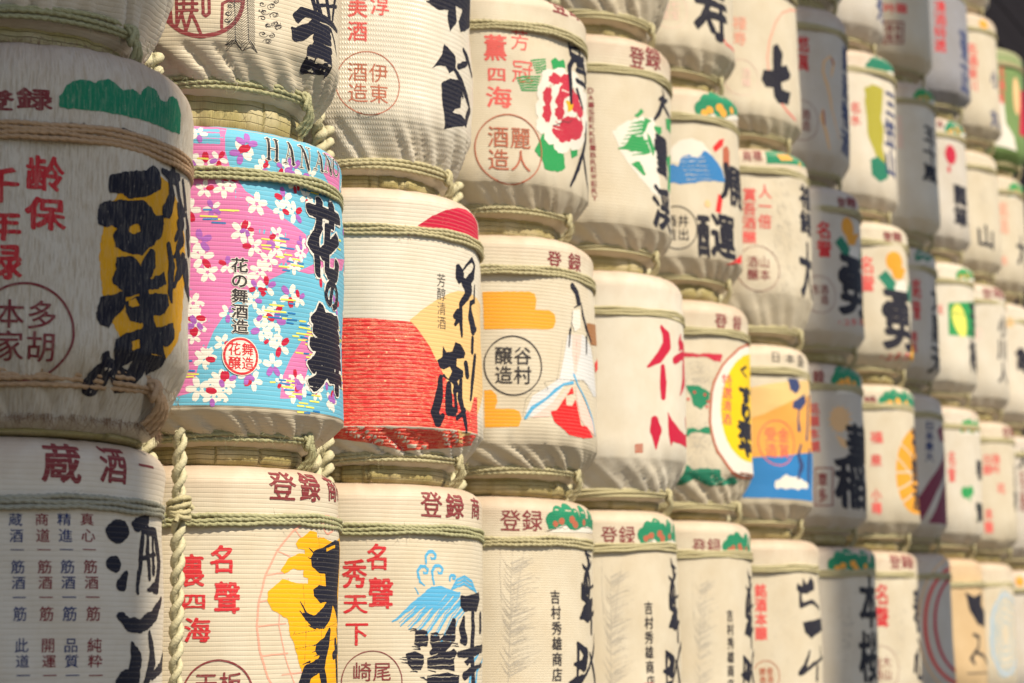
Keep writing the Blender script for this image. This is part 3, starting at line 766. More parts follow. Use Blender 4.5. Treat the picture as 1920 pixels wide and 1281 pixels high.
def d_b0(p):
    p.L('yellow', 'yellow_disc', rough=3, wear=.45).Z(0, 0, 1)
    p.ell(287, 502, 174, asp=.72)
    p.Z(0, 0, 2.979).L('maroon', 'registered_lettering', rough=.8, wear=.5).g('録', 92, 492, 290, 608, bold=.03, nib=.03).g('登', -130, 500, 70, 612, bold=.03, nib=.03)
    p.L('green', 'pine_emblem', rough=1.6, wear=.85)
    p.poly([(330, 600), (335, 540), (360, 490), (400, 458), (450, 448), (500, 452), (528, 470), (550, 450), (600, 440), (640, 462), (690, 505), (740, 500), (785, 530), (795, 500), (825, 482), (860, 492), (880, 520), (895, 560), (935, 570), (945, 545), (965, 533), (985, 560), (1002, 640), (1004, 745), (960, 735), (860, 690), (760, 665), (640, 640), (500, 618), (400, 608)])
    p.L('softblack', 'mountain_outline', rough=1.2, wear=.6)
    p.st([(380, 690), (430, 695), (450, 710), (470, 690)], 3); p.st([(640, 735), (655, 755), (720, 768), (750, 745), (680, 720), (640, 735)], 3); p.st([(790, 770), (810, 765), (830, 775)], 3.5)
    p.st([(925, 800), (960, 812), (985, 835), (1000, 845)], 3)
    p.L('red', 'red_lettering', rough=.9, wear=.5)
    p.g('齢', 145, 868, 358, 1065, bold=.025, nib=.03).g('保', 145, 1105, 362, 1280, bold=.03, nib=.035)
    p.g('千', -95, 935, 105, 1130, bold=.03, nib=.035)
    p.Z(0, 400, 2.979).g('年', -95, -18, 118, 150, bold=.03, nib=.035).g('緑', -90, 172, 118, 368, bold=.03, nib=.03)
    seal(p, '多胡本家', 140, 655, 250, wd=4.6, bold=.018, inner=.66)
    p.L('black', 'brushed_lettering', rough=2.0, freq=60, wear=.55, dry=1.2)
    p.Z(0, 0, 2.979)
    p.poly([(608, 985), (670, 965), (750, 960), (800, 958), (845, 918), (875, 945), (885, 1000), (880, 1060), (850, 1075), (800, 1100), (720, 1110), (690, 1090), (615, 1080), (608, 1040)])
    p.poly([(560, 1135), (620, 1118), (720, 1115), (790, 1118), (840, 1160), (862, 1210), (870, 1300), (800, 1330), (640, 1270), (560, 1245), (540, 1200)])
    p.st([(955, 890), (975, 950), (950, 1000), (930, 960)], [6, 14, 22, 8]); p.st([(950, 990), (985, 1010), (990, 1100), (1010, 1190)], [24, 22, 14, 20]); p.st([(945, 1010), (950, 1100), (920, 1180), (910, 1170)], [18, 22, 30, 10]); p.st([(1020, 1020), (1025, 1160)], 16)
    p.st([(900, 960), (940, 985), (1000, 990)], [12, 20, 16])
    p.Z(0, 400, 2.979)
    p.poly([(600, 20), (760, 60), (840, 20), (905, 10), (910, 60), (900, 130), (840, 190), (790, 232), (740, 232), (680, 210), (640, 190), (632, 120), (660, 60), (600, 80), (545, 55), (540, 0)])
    p.poly([(728, 75), (775, 60), (790, 105), (750, 122), (728, 105)], neg=True)
    p.st([(660, 265), (690, 300), (730, 310), (690, 370), (650, 380)], [10, 36, 44, 44, 20])
    p.st([(850, 220), (830, 290), (790, 380), (740, 420)], [16, 38, 30, 24])
    p.poly([(790, 400), (860, 360), (920, 325), (930, 400), (870, 425), (760, 460), (700, 470), (690, 540), (640, 590), (610, 640), (560, 630), (540, 580), (555, 460), (640, 450), (720, 420)])
    p.poly([(690, 500), (760, 470), (880, 445), (935, 450), (938, 520), (915, 565), (860, 570), (780, 615), (730, 600), (705, 560)])
    p.poly([(715, 495), (755, 478), (775, 515), (740, 530), (715, 520)], neg=True)
    p.st([(800, 460), (830, 640), (820, 760), (800, 860), (770, 960)], [26, 34, 46, 40, 20])
    p.poly([(650, 700), (720, 665), (800, 640), (860, 640), (960, 610), (965, 700), (930, 750), (880, 720), (830, 700), (800, 790), (740, 840), (690, 860), (660, 830), (640, 760)])
    p.poly([(735, 725), (780, 705), (782, 755), (745, 770)], neg=True)
    p.st([(640, 830), (690, 890), (760, 925), (830, 830), (860, 760)], [14, 30, 30, 30, 22])
    p.st([(600, 790), (620, 860), (580, 920), (560, 950)], [14, 30, 44, 40]); p.st([(880, 760), (900, 820), (860, 880)], [40, 34, 14])
    p.st([(660, 900), (720, 960), (800, 965)], [14, 26, 14])
    for t in ((0, 45), (90, 190), (260, 330)):
        p.st([(985, -30+t[0]), (1000, 60+t[0]), (970, 150+t[0])], [20, 26, 10]); p.st([(1025, 10+t[0]), (1035, 120+t[0])], [12, 24])
    p.st([(940, 180), (960, 300), (950, 440), (955, 490)], [14, 24, 20, 12]); p.st([(1010, 250), (1030, 400), (1050, 510)], [22, 26, 12])
def d_a0(p):
    p.Z(0, 780, 2.556)
    p.L('maroon', 'printed_heading', rough=.4).g('蔵', 218, 135, 400, 318, bold=.035, nib=.02).g('酒', 492, 148, 618, 325, bold=.03, nib=.02).g('一', 678, 190, 745, 300, bold=.02)
    R = min(p.b.res, .0009)
    cols = [(50, 'navy', '蔵酒一筋酒一筋 此道一'), (178, 'maroon', '商道一筋酒一筋 開運一'), (286, 'navy', '精進一筋酒一筋 品質一'), (396, 'maroon', '真心一筋酒一筋 純粋一')]
    for name, colr in (('blue_small_lettering', 'navy'), ('maroon_small_lettering', 'maroon')):
        p.L(colr, name, res=R, wear=.6)
        for x, c_, t in cols:
            if c_ != colr: continue
            ys = [(470, 530), (545, 610), (625, 668), (695, 760), (772, 835), (850, 900), (918, 988), None, (1070, 1140), (1150, 1212), (1225, 1275)]
            for ch, yy in zip(t, ys):
                if yy and ch != ' ': p.g(ch, x+(yy[0]-470)*.045, yy[0], x+66+(yy[0]-470)*.045, yy[1], bold=.012, nib=.008)
    p.L('black', 'brushed_lettering', rough=2.5, freq=60, wear=.35)
    p.ell(575, 560, 54, asp=1.45); p.ell(552, 715, 40, asp=1.3); p.st([(600, 790), (590, 810), (610, 760)], [20, 30, 14])
    p.st([(730, 440), (715, 500), (665, 530), (645, 520)], [8, 20, 26, 8]); p.st([(690, 560), (745, 560), (755, 700), (745, 830), (715, 835)], [14, 18, 22, 22, 8])
    p.st([(690, 570), (680, 700), (665, 850)], [12, 14, 10]); p.st([(715, 540), (710, 650), (720, 780)], [10, 14, 12]); p.st([(735, 560), (735, 760)], [8, 12]); p.st([(680, 690), (740, 670)], 8)
    p.st([(572, 962), (620, 1005), (680, 1015), (740, 960), (760, 885)], [14, 26, 26, 30, 10])
    p.st([(720, 1050), (730, 1180), (715, 1240), (700, 1290)], [14, 30, 24, 20]); p.st([(640, 1100), (655, 1180), (640, 1260), (600, 1300)], [12, 40, 44, 50]); p.st([(770, 1130), (760, 1200), (730, 1250)], [10, 24, 14])
def serif(p, ch, u0, v0, w_, h_, fat=0):
    """roman capital built of thick and thin strokes with bracketed feet"""
    T, t, sf = 6.6+fat, 2.0+fat, 1.9+fat
    def S(a, b_, c, d, k): p.st([(u0+a*w_, v0+b_*h_), (u0+c*w_, v0+d*h_)], k, m=True)
    def foot(x, y): S(x-.17, y, x+.17, y, sf)
    if ch == 'H': S(.2, 0, .2, 1, T); S(.8, 0, .8, 1, T); S(.2, .52, .8, .52, t); [foot(x, y) for x in (.2, .8) for y in (0, 1)]
    elif ch == 'A': S(.47, 1, .12, 0, t); S(.47, 1, .84, 0, T); S(.25, .36, .68, .36, t); foot(.12, 0); foot(.84, 0)
    elif ch == 'N': S(.2, 0, .2, 1, t); S(.18, 1, .82, 0, T); S(.82, 0, .82, 1, t); foot(.2, 0); foot(.14, 1); foot(.82, 1)
    else:
        pts = [(u0+w_*(.5+.42*math.sin(a)), v0+h_*(.5+.48*math.cos(a))) for a in np.linspace(0, 2*math.pi, 25)]
        p.st(pts, [t, T, t, T, t], m=True)
def cherry(p, seed=3):
    """pink and turquoise ground with blossoms and little wave dashes"""
    # everything in metres on the wrapper: u from -.62 to .30, v from the tuck to the top
    b = p.b; lo = b.hb+b.ht+.020; hi = b.H
    p.L('sky', 'turquoise_ground', res=.0022, wear=.30); p.poly([(-.78, lo), (.40, lo), (.40, hi), (-.78, hi)], m=True)
    p.L('pink', 'pink_ground', res=.0016, wear=.30).Z(320, 180, 2.91)
    p.poly([(60, 130), (330, 165), (310, 220), (310, 300), (340, 400), (420, 520), (560, 620), (680, 700), (760, 760), (770, 850), (700, 930), (560, 1000), (430, 1060), (330, 1150), (240, 1281), (190, 1400), (120, 1470), (-120, 1600), (-500, 1500), (-500, 130)])
    p.Z(320, 560, 3.2).poly([(250, 160), (215, 240), (160, 440), (130, 560), (0, 595), (-400, 595), (-400, 100), (330, 30)])
    p.poly([(830, 200), (930, 170), (1010, 180), (960, 260), (880, 300), (840, 420), (800, 600), (670, 600), (690, 470), (740, 360)])
    p.Z(320, 180, 2.91).poly([(860, 310), (925, 350), (925, 560), (890, 520), (850, 430)]); p.poly([(700, 960), (860, 890), (940, 900), (930, 960), (760, 975)])
    rng = random.Random(seed)
    spots = [((320, 180, 2.91), (165, 205), (110, 340), (205, 370), (275, 345), (400, 310), (300, 500), (480, 590), (110, 620), (170, 790), (180, 880), (400, 740), (210, 960), (460, 820), (590, 760), (620, 620), (700, 640), (590, 830), (545, 900), (500, 950), (680, 930), (720, 860), (120, 1190), (130, 1130), (320, 920), (540, 1040), (660, 1090), (520, 1190), (590, 1230), (430, 265), (700, 400), (790, 440), (770, 555), (835, 985), (640, 560), (150, 1230), (420, 990)),
             ((320, 560, 3.2), (160, 160), (150, 110), (205, 360), (225, 340), (320, 510), (170, 540), (290, 560), (500, 490), (630, 400), (575, 100), (680, 280), (770, 480), (760, 560), (895, 560), (870, 150), (940, 500), (560, 180), (250, 590), (460, 460), (820, 520))]
    items = []
    for fr, *pts in spots:
        p.F = fr
        for (x, y) in pts: items.append((*p.uv(x, y), rng.choice([.019, .022, .025]), rng.uniform(0, 6.28), [rng.random() for _ in range(5)]))
    for k in range(34): items.append((rng.uniform(-.46, .0), rng.uniform(lo+.02, hi-.06), rng.choice([.016, .019]), rng.uniform(0, 6.28), [rng.random()*1.2 for _ in range(5)]))
    for k in range(26): items.append((rng.uniform(.02, .36), rng.uniform(lo+.02, hi-.05), rng.choice([.022, .027]), rng.uniform(0, 6.28), [rng.random() for _ in range(5)]))
    for cname, nm in (('petal', 'white_petals'), ('crimson', 'red_petals'), ('violet', 'violet_petals')):
        p.L(cname, nm, res=.0011, wear=.25)
        for u, v, r, a, rs in items:
            for k in range(5):
                c_ = 'petal' if rs[k] < .74 else ('crimson' if rs[(k+1) % 5] < .45 else 'violet')
                if c_ != cname: continue
                aa = a+k*1.2566; cu_, cv_ = u+math.cos(aa)*r*.6, v+math.sin(aa)*r*.6
                p.cur.ops.append(('e', cu_, cv_, r*.46, r*.27, 0, False, aa)); p.cur.grow(cu_, cv_, r)
                p.st([(u+math.cos(aa)*r*1.15, v+math.sin(aa)*r*1.15), (u+math.cos(aa)*r*.95, v+math.sin(aa)*r*.95)], [5, .5], neg=True, m=True)
    for cname, nm in (('lemon', 'yellow_dashes'), ('blue', 'blue_dashes')):
        p.L(cname, nm, res=.0012, wear=.2)
        for cu_, cv_, n in ((-.30, .60, 8), (-.26, .50, 8), (-.42, .44, 6), (-.13, .46, 8), (-.10, .42, 9), (-.12, .32, 14), (-.06, .28, 12), (-.03, .24, 12), (-.33, .19, 9), (-.10, .16, 12), (-.04, .13, 10), (.08, .5, 10), (.12, .3, 14), (.1, .2, 10), (-.50, .50, 8), (-.02, .60, 8)):
            for i in range(n):
                if (i % 3 == 0) != (cname == 'blue'): continue
                x = cu_+rng.uniform(-.035, .035); y = cv_+rng.randrange(-3, 4)*.0065; l = rng.uniform(.012, .034)
                p.st([(x, y), (x+l, y+rng.uniform(-.001, .001))], 3.4, m=True)
def d_b1(p):
    cherry(p)
    R = .0009
    def heading(bold):
        p.Z(320, 180, 2.91)
        for c, x0, y0, x1, y1, w_ in (('H', 542, 228, 636, 340, .034), ('A', 648, 250, 718, 362, .030), ('N', 728, 272, 812, 388, .036), ('A', 806, 306, 850, 400, .032), ('N', 852, 322, 890, 415, .036), ('O', 888, 340, 920, 432, .040)):
            u0, _ = p.uv(x0, (y0+y1)/2); v1 = p.uv(x0, y0)[1]; v0 = p.uv(x0, y1)[1]
            serif(p, c, u0, v0, w_, v1-v0, fat=bold)
    p.L('white', 'white_heading_outline', res=R); heading(3.2)
    p.L('softblack', 'latin_heading', res=R, wear=.3); heading(0)
    def small(bold, nib):
        p.Z(0, 0, 1).text('花の舞酒造', 437, 482, 469, 626, bold=bold, nib=nib)
    p.L('white', 'white_text_outline', res=R); small(.11, .01)
    p.L('softblack', 'small_lettering', res=R, wear=.4); small(.035, .01)
    def big(bold, nib):
        p.Z(0, 0, 1).g('花', 584, 372, 640, 512, bold=bold, nib=nib, wm=.135); p.g('の', 612, 518, 640, 580, bold=bold, nib=nib, wm=.085); p.g('舞', 585, 572, 640, 728, bold=bold, nib=nib, wm=.145)
    p.L('white', 'white_brush_outline', res=.0012, rough=2, freq=60); big(.095, .05)
    p.L('black', 'brushed_lettering', res=.0012, rough=2, freq=60, wear=.4); big(.052, .05)
    p.Z(320, 560, 3.2)
    p.L('white', 'seal_ground', res=R).ell(428, 346, 112)
    seal(p, '舞造花醸', 428, 346, 100, color='red', wd=5, bold=.03, inner=.80)
def d_a1(p):
    p.Z(320, 850, 2.973)
    p.L('salmon', 'lattice_oval', rough=.5, wear=.6)
    p.st([(860, 350), (780, 362), (690, 430), (600, 540), (530, 680), (490, 830), (478, 960), (495, 1100), (540, 1250), (590, 1340)], 4.6)
    p.st([(600, 545), (680, 580)], 2.6); p.st([(700, 430), (730, 470)], 2.6)
    for y, x0, x1 in ((680, 530, 640), (830, 490, 560), (965, 482, 640), (1130, 510, 650), (1235, 620, 750)): p.st([(x0, y), (x1, y-16)], 3)
    p.st([(660, 700), (610, 850), (600, 960), (640, 1150), (690, 1290)], 2.8); p.st([(820, 360), (860, 450), (890, 440), (930, 350)], 3); p.ell(868, 400, 52, ring=2.4)
    p.L('yellow', 'yellow_cloud', rough=1.6, wear=.25)
    p.poly([(780, 430), (810, 440), (815, 470), (850, 475), (900, 500), (940, 460), (965, 480), (965, 1300), (760, 1290), (720, 1190), (690, 1080), (660, 1000), (650, 930), (600, 895), (560, 870), (535, 820), (545, 770), (590, 730), (625, 700), (700, 722), (770, 725), (772, 695), (745, 690), (745, 650), (690, 645), (640, 672), (620, 650), (660, 590), (720, 555), (750, 560), (750, 535), (715, 530), (705, 500), (730, 470)])
    p.L('softblack', 'fine_grid', wear=.3); 
    for q in ([(690, 990), (680, 1010), (960, 930)], [(690, 1090), (830, 1060), (960, 1010)], [(740, 720), (750, 960), (740, 1200)], [(820, 460), (840, 700), (830, 1150)]): p.st(q, 1.0)
    p.L('black', 'brushed_lettering', rough=1.4, freq=60, wear=.45)
    p.poly([(905, 485), (870, 510), (800, 545), (785, 580), (790, 630), (830, 665), (862, 672), (868, 740), (830, 735), (795, 760), (800, 800), (835, 835), (870, 830), (840, 870), (800, 905), (760, 890), (735, 890), (745, 930), (790, 975), (850, 980), (890, 920), (905, 850), (930, 930), (960, 985), (966, 900), (930, 790), (935, 600), (930, 490)])
    p.st([(720, 830), (760, 905)], [2, 5]); p.st([(735, 850), (770, 920)], [2, 5]); p.st([(718, 880), (760, 935)], [2, 5]); p.st([(770, 530), (800, 560)], [1, 4]); p.st([(768, 580), (800, 590)], [1, 4]); p.st([(760, 960), (800, 975)], [1, 5])
    p.poly([(860, 530), (905, 515), (905, 530), (862, 550)], neg=True); p.poly([(815, 720), (850, 670), (858, 680), (830, 735)], neg=True)
    p.st([(940, 560), (965, 640), (968, 900)], 10)
    for q, w_ in (([(880, 990), (860, 1060), (820, 1090)], [14, 30, 26]), ([(930, 990), (945, 1060), (900, 1130)], [16, 26, 18]), ([(860, 1060), (830, 1180), (760, 1220), (740, 1290)], [26, 30, 30, 30]), ([(915, 1060), (925, 1300)], [24, 28]), ([(830, 1180), (850, 1290)], [22, 26]), ([(960, 1050), (965, 1300)], 18)): p.st(q, w_)
    for x, y in ((790, 1075), (785, 1110), (795, 1135), (730, 1180)): p.st([(x, y), (x+40, y-18)], [1.2, 4])
    p.L('red', 'red_lettering', rough=.5, freq=150)
    K = dict(bold=.022, nib=.026)
    p.g('名', 222, 512, 362, 665, **K).g('聲', 245, 715, 385, 890, **K).g('裏', 52, 562, 188, 738, **K).g('四', 62, 780, 200, 870, **K).g('海', 78, 915, 222, 1052, **K)
    seal(p, '板酒天醸', 266, 1355, 188, wd=3.6, bold=.02, inner=.68)
    p.L('maroon', 'registered_lettering', rough=.6).g('登', 552, 102, 695, 262, bold=.006, nib=.022).g('録', 720, 112, 822, 268, bold=.025, nib=.025).g('商', 866, 122, 916, 265, bold=.02, nib=.02, wm=.055).g('標', 921, 140, 935, 265, bold=.02, wm=.06)
def d_a2(p):
    p.Z(620, 880, 3.194)
    p.L('wave', 'blue_wave', rough=1.0, wear=.35)
    p.poly([(560, 735), (600, 708), (660, 702), (720, 722), (780, 740), (775, 770), (700, 755), (620, 735)])
    for i in range(7):
        x = 600+i*38; p.st([(x, 735+i*9), (x-90, 800+i*16), (x-230+i*10, 920+i*22)], [16-i, 13-i, 3])
        p.st([(x+15, 735+i*9), (x-60, 800+i*16), (x-190+i*12, 925+i*22)], [4, 3, 1.5])
    for cx, cy, r in ((603, 525, 32), (553, 612, 32), (645, 612, 35), (735, 650, 16)):
        p.st([(cx-r, cy+r*1.3), (cx-r*1.1, cy), (cx-r*.5, cy-r*.85), (cx+r*.3, cy-r*.9), (cx+r*.85, cy-r*.3), (cx+r*.7, cy+r*.4), (cx+r*.1, cy+r*.45), (cx-r*.05, cy+r*.1)], [5, 7, 8, 7, 7, 6, 5, 3])
    p.st([(522, 630), (530, 680), (560, 700)], [3, 6, 3]); p.st([(608, 640), (620, 690)], [3, 6]); p.st([(500, 715), (520, 750)], 3)
    for r in (0, 22, 44): p.st([(728, 720), (760, 660+r), (800, 645+r), (840, 670+r), (868, 740)], [3, 6, 7, 6, 3])
    p.st([(890, 1100), (850, 1160), (830, 1281)], [3, 12, 10]); p.st([(905, 1130), (880, 1200), (870, 1281)], [3, 12, 10])
    p.L('black', 'brushed_lettering', rough=1.6, freq=60, wear=.45)
    p.poly([(780, 760), (830, 755), (880, 735), (885, 780), (870, 850), (800, 852), (778, 815)])
    p.st([(850, 830), (855, 960), (850, 1060), (855, 1281)], [18, 22, 24, 26]); p.st([(800, 890), (790, 960), (805, 1020), (785, 1030)], [12, 26, 28, 14]); p.st([(890, 870), (892, 960)], [18, 22]); p.st([(740, 915), (720, 1000), (670, 1060), (600, 1100)], [18, 36, 30, 10]); p.st([(770, 1110), (830, 1100), (900, 1070)], [14, 22, 20])
    p.poly([(500, 980), (540, 962), (580, 975), (585, 1020), (580, 1060), (530, 1070), (495, 1055)]); p.poly([(600, 985), (640, 975), (655, 1010), (645, 1080), (610, 1085), (592, 1040)])
    p.poly([(450, 1110), (500, 1095), (550, 1115), (560, 1160), (540, 1205), (490, 1210), (462, 1170)])
    p.poly([(575, 1130), (650, 1105), (740, 1080), (760, 1100), (735, 1150), (740, 1210), (690, 1200), (580, 1195)]); p.poly([(575, 1240), (700, 1220), (770, 1240), (760, 1300), (575, 1300)])
    p.poly([(800, 1150), (840, 1120), (850, 1150), (820, 1180)]); p.st([(800, 1240), (850, 1200), (900, 1170)], [20, 16, 8])
    rng = random.Random(5)
    for x, y in ((480, 960), (490, 972), (500, 1070), (505, 1080), (650, 990), (655, 1080), (440, 1130), (425, 1145), (440, 1165), (740, 1060), (735, 1045), (490, 1215), (600, 1210), (530, 1250), (550, 1260)): p.st([(x-18, y-6+rng.randrange(8)), (x+26, y+4)], [1, 3.4])
    for y in (1000, 1040, 1140, 1180, 1250): p.st([(480, y), (760, y-6)], 1.6, neg=True)
    p.L('red', 'red_lettering', rough=.5, freq=150)
    K = dict(bold=.022, nib=.026)
    p.g('名', 212, 452, 345, 605, **K).g('聲', 225, 655, 372, 838, **K).g('秀', 65, 545, 212, 715, **K).g('天', 72, 752, 218, 868, **K).g('下', 85, 918, 222, 1060, **K)
    seal(p, '尾酒崎造', 248, 1282, 176, wd=2.2, bold=.010, inner=.66)
    p.L('maroon', 'registered_lettering', rough=.6).g('登', 542, 135, 670, 288, bold=.006, nib=.022).g('録', 695, 150, 790, 295, bold=.025, nib=.025).g('商', 832, 165, 880, 292, bold=.02, nib=.02, wm=.058)
def d_kuruma(ox, oy, k, x, y, full=False):
    """the three look-alike barrels: x, y map the first one's crop onto each"""
    def f(p):
        def T(a, b_): return (x[0]+(x[1]-x[0])*(a-910)/(1560-910), y[0]+(y[1]-y[0])*(b_-385)/(1281-385))
        p.Z(ox, oy, k)
        rng = random.Random(9); p.L('palegrey', 'rice_ear_drawing', rough=.4, wear=.1, res=max(p.b.res*.8, .001))
        for x0, y0, x1, y1 in ((1010, 440, 1015, 800), (1085, 470, 1070, 900), (1160, 460, 1100, 850), (1090, 700, 1060, 1281)): p.st([T(x0, y0), T((x0+x1)/2-8, (y0+y1)/2), T(x1, y1)], [.8, 1.4, 1.6])
        for i in range(150):
            yy = rng.uniform(560, 1260); L_ = rng.uniform(60, 190); x0 = 1075+rng.uniform(-10, 20); p.st([T(x0, yy), T(x0+L_*.5, yy-L_*.12-12), T(x0+L_, yy-30-L_*.35*rng.random())], [1.1, .9, .4])
        for i in range(34):
            yy = rng.uniform(560, 1260); L_ = rng.uniform(40, 75); p.st([T(1075, yy), T(1075-L_*.5, yy-L_*.5), T(1070-L_, yy-L_*1.5)], [1.3, 1.2, .5])
        registered(p, *T(1000, 245), *T(1265, 372))
        pine(p, *T(1285, 205), *T(1560, 365), orange='rust')
        R = p.b.res*.7
        p.L('softblack', 'small_lettering', res=R, wear=.3)
        for i, c in enumerate('吉村秀雄商店'):
            a = T(1312+i*3, 725+i*93); c_ = T(1372+i*3, 725+i*93+80); p.g(c, *a, *c_, bold=.02, nib=.015)
        p.L('black', 'brushed_lettering', rough=1.5, freq=60, wear=.25)
        p.st([T(1510, 455), T(1515, 500), T(1545, 520)], [2, 10, 4]); p.poly([T(1490, 560), T(1520, 590), T(1548, 540), T(1540, 590), T(1520, 610), T(1500, 590)]); p.st([T(1510, 460), T(1535, 570), T(1520, 605)], [2, 24, 10])
        p.ell(*T(1525, 700), (y[1]-y[0])*85/896, asp=.62, ring=13); p.st([T(1495, 680), T(1500, 760), T(1545, 800)], [5, 18, 18]); p.st([T(1520, 640), T(1525, 720)], [10, 27]); p.st([T(1505, 720), T(1560, 690)], 8)
        p.st([T(1550, 790), T(1520, 850), T(1490, 885)], [24, 40, 10]); p.st([T(1545, 820), T(1550, 900), T(1550, 975)], [29, 18, 16]); p.st([T(1495, 880), T(1530, 890), T(1572, 850)], [8, 21, 10])
        p.st([T(1470, 1040), T(1520, 1100), T(1510, 1170), T(1460, 1165)], [8, 29, 35, 10]); p.st([T(1475, 1050), T(1478, 1281)], [13, 8]); p.st([T(1560, 1030), T(1520, 1230), T(1470, 1281)], [16, 10, 35]); p.st([T(1580, 1000), T(1560, 1040)], 20); p.st([T(1540, 1100), T(1575, 1281)], [10, 24]); p.st([T(1480, 1260), T(1440, 1290)], 22)
        if full:
            p.L('red', 'red_stamp', rough=.4).poly([T(1300, 1240), T(1375, 1240), T(1375, 1320), T(1300, 1320)])
            p.g('印', *T(1308, 1250), *T(1368, 1312), bold=.01, neg=True)
    return f
def d_c1(p):
    p.Z(250, 0, 4.8)
    seal(p, '吟  醸', 620, 10, 340, wd=0, bold=.0); p.layers.pop()
    p.L('maroon', 'round_seal', rough=.5).ell(620, -40, 362, ring=9)
    for q in ([(290, 50), (290, 90), (330, 190)], [(290, 50), (335, 50), (345, 200)], [(395, -60), (395, 230)], [(420, 40), (580, 40)], [(420, 98), (580, 98)], [(420, -10), (580, -10)], [(460, -60), (460, 100)], [(540, -60), (540, 100)], [(440, 120), (395, 230)], [(440, 120), (480, 280)], [(530, 120), (480, 280)], [(530, 120), (610, 300)],
              [(635, -80), (635, 130), (660, 152), (690, 130), (690, -80)], [(800, 260), (810, 40), (860, 15), (970, 15)]): p.st(q, 6.5)
    rng = random.Random(4)
    p.L('softblack', 'feather_drawing', res=.0008, rough=.3, wear=.2)
    for x in (925, 1045): p.st([(x-5, -20), (x, 380)], 1.2)
    for x in (925, 1045):
        for y in range(-60, 400, 22):
            p.st([(x, y), (x-62 if x == 1045 else x-75, y+75 if x < 1000 else y+50)], 1.0); p.st([(x, y), (x+62, y+55 if x < 1000 else y+72)], 1.0)
    p.st([(920, 365), (835, 405), (930, 395), (1000, 455), (920, 365)], 1.2); p.st([(1060, 380), (1005, 455), (1070, 425), (1140, 475), (1060, 380)], 1.2)
    for cx, cy in ((880, 60), (860, 130), (850, 190), (1180, 40), (1260, 60), (1200, 110), (1290, 140), (1180, 170), (1300, 220), (1230, 230), (1180, 310), (1260, 330), (1220, 380), (1300, 20), (1330, 250), (1160, 100)):
        for k in range(3):
            a0 = rng.uniform(0, 6.28); r = rng.uniform(18, 46); n = 9; p.st([(cx+(r*(1-.09*i))*1.1*math.cos(a0+i*.62)+rng.uniform(-4, 4), cy+(r*(1-.09*i))*.8*math.sin(a0+i*.62)) for i in range(n)], 1.0)
    p.L('black', 'brushed_lettering', rough=1.2, freq=50, wear=.3)
    p.st([(1475, 150), (1530, 115), (1640, 150), (1760, 210), (1830, 290)], [14, 22, 20, 18, 10]); p.poly([(1462, 150), (1500, 90), (1560, 90), (1600, 140), (1530, 190), (1500, 220), (1475, 200)])
    p.st([(1660, 170), (1600, 270), (1520, 310), (1480, 340)], [20, 24, 34, 20]); p.st([(1450, 260), (1480, 300)], [8, 30])
    for y in (240, 300, 360, 430): p.st([(1640, y), (1700, y+20), (1755, y+45)], [20, 16, 14])
    p.st([(1610, 470), (1610, 600)], [26, 30]); p.st([(1620, 480), (1740, 540), (1750, 680)], [24, 24, 16]); p.st([(1620, 610), (1740, 640)], 24); p.poly([(1655, 530), (1700, 550), (1700, 590), (1650, 575)], neg=True)
    p.st([(1660, 0), (1680, 120)], [10, 18]); p.st([(1620, -20), (1640, 90)], 14); p.st([(1740, 0), (1760, 160)], 16); p.st([(1810, 0), (1790, 180)], 12); p.st([(1640, 60), (1820, 70)], 8); p.st([(1770, 280), (1800, 400), (1820, 520)], [8, 9, 4])
def d_c2(p):
    p.Z(560, 0, 3.05)
    p.L('coral', 'red_lettering', rough=.5, wear=.9).g('美', 292, -30, 402, 100, bold=.02, nib=.02).g('酒', 290, 122, 402, 235, bold=.02, nib=.02).g('淳', 420, -40, 530, 90, bold=.012, nib=.01)
    seal(p, '伊東酒造', 406, 476, 178, color='rust', wd=2.4, bold=.002, inner=.66)
    p.L('black', 'brushed_lettering', rough=1.8, freq=60, wear=.4)
    p.poly([(745, 10), (850, -30), (985, -30), (990, 160), (935, 190), (925, 130), (950, 60), (910, 40), (915, 130), (880, 185), (865, 120), (870, 60), (820, 60)])
    p.poly([(770, 400), (830, 320), (845, 255), (880, 300), (905, 330), (905, 400), (870, 425), (850, 380), (800, 380)]); p.st([(945, 290), (965, 340), (985, 440)], [10, 22, 14]); p.st([(920, 390), (960, 370)], 14)
    p.st([(900, 400), (960, 540), (985, 640), (960, 720)], [12, 24, 10, 14])
    p.poly([(828, 475), (880, 455), (930, 470), (950, 560), (945, 620), (900, 630), (890, 650), (930, 660), (960, 690), (975, 620), (985, 650), (965, 725), (900, 735), (845, 740), (840, 640), (830, 540)])
    p.poly([(940, 560), (970, 620), (935, 630)], neg=True)
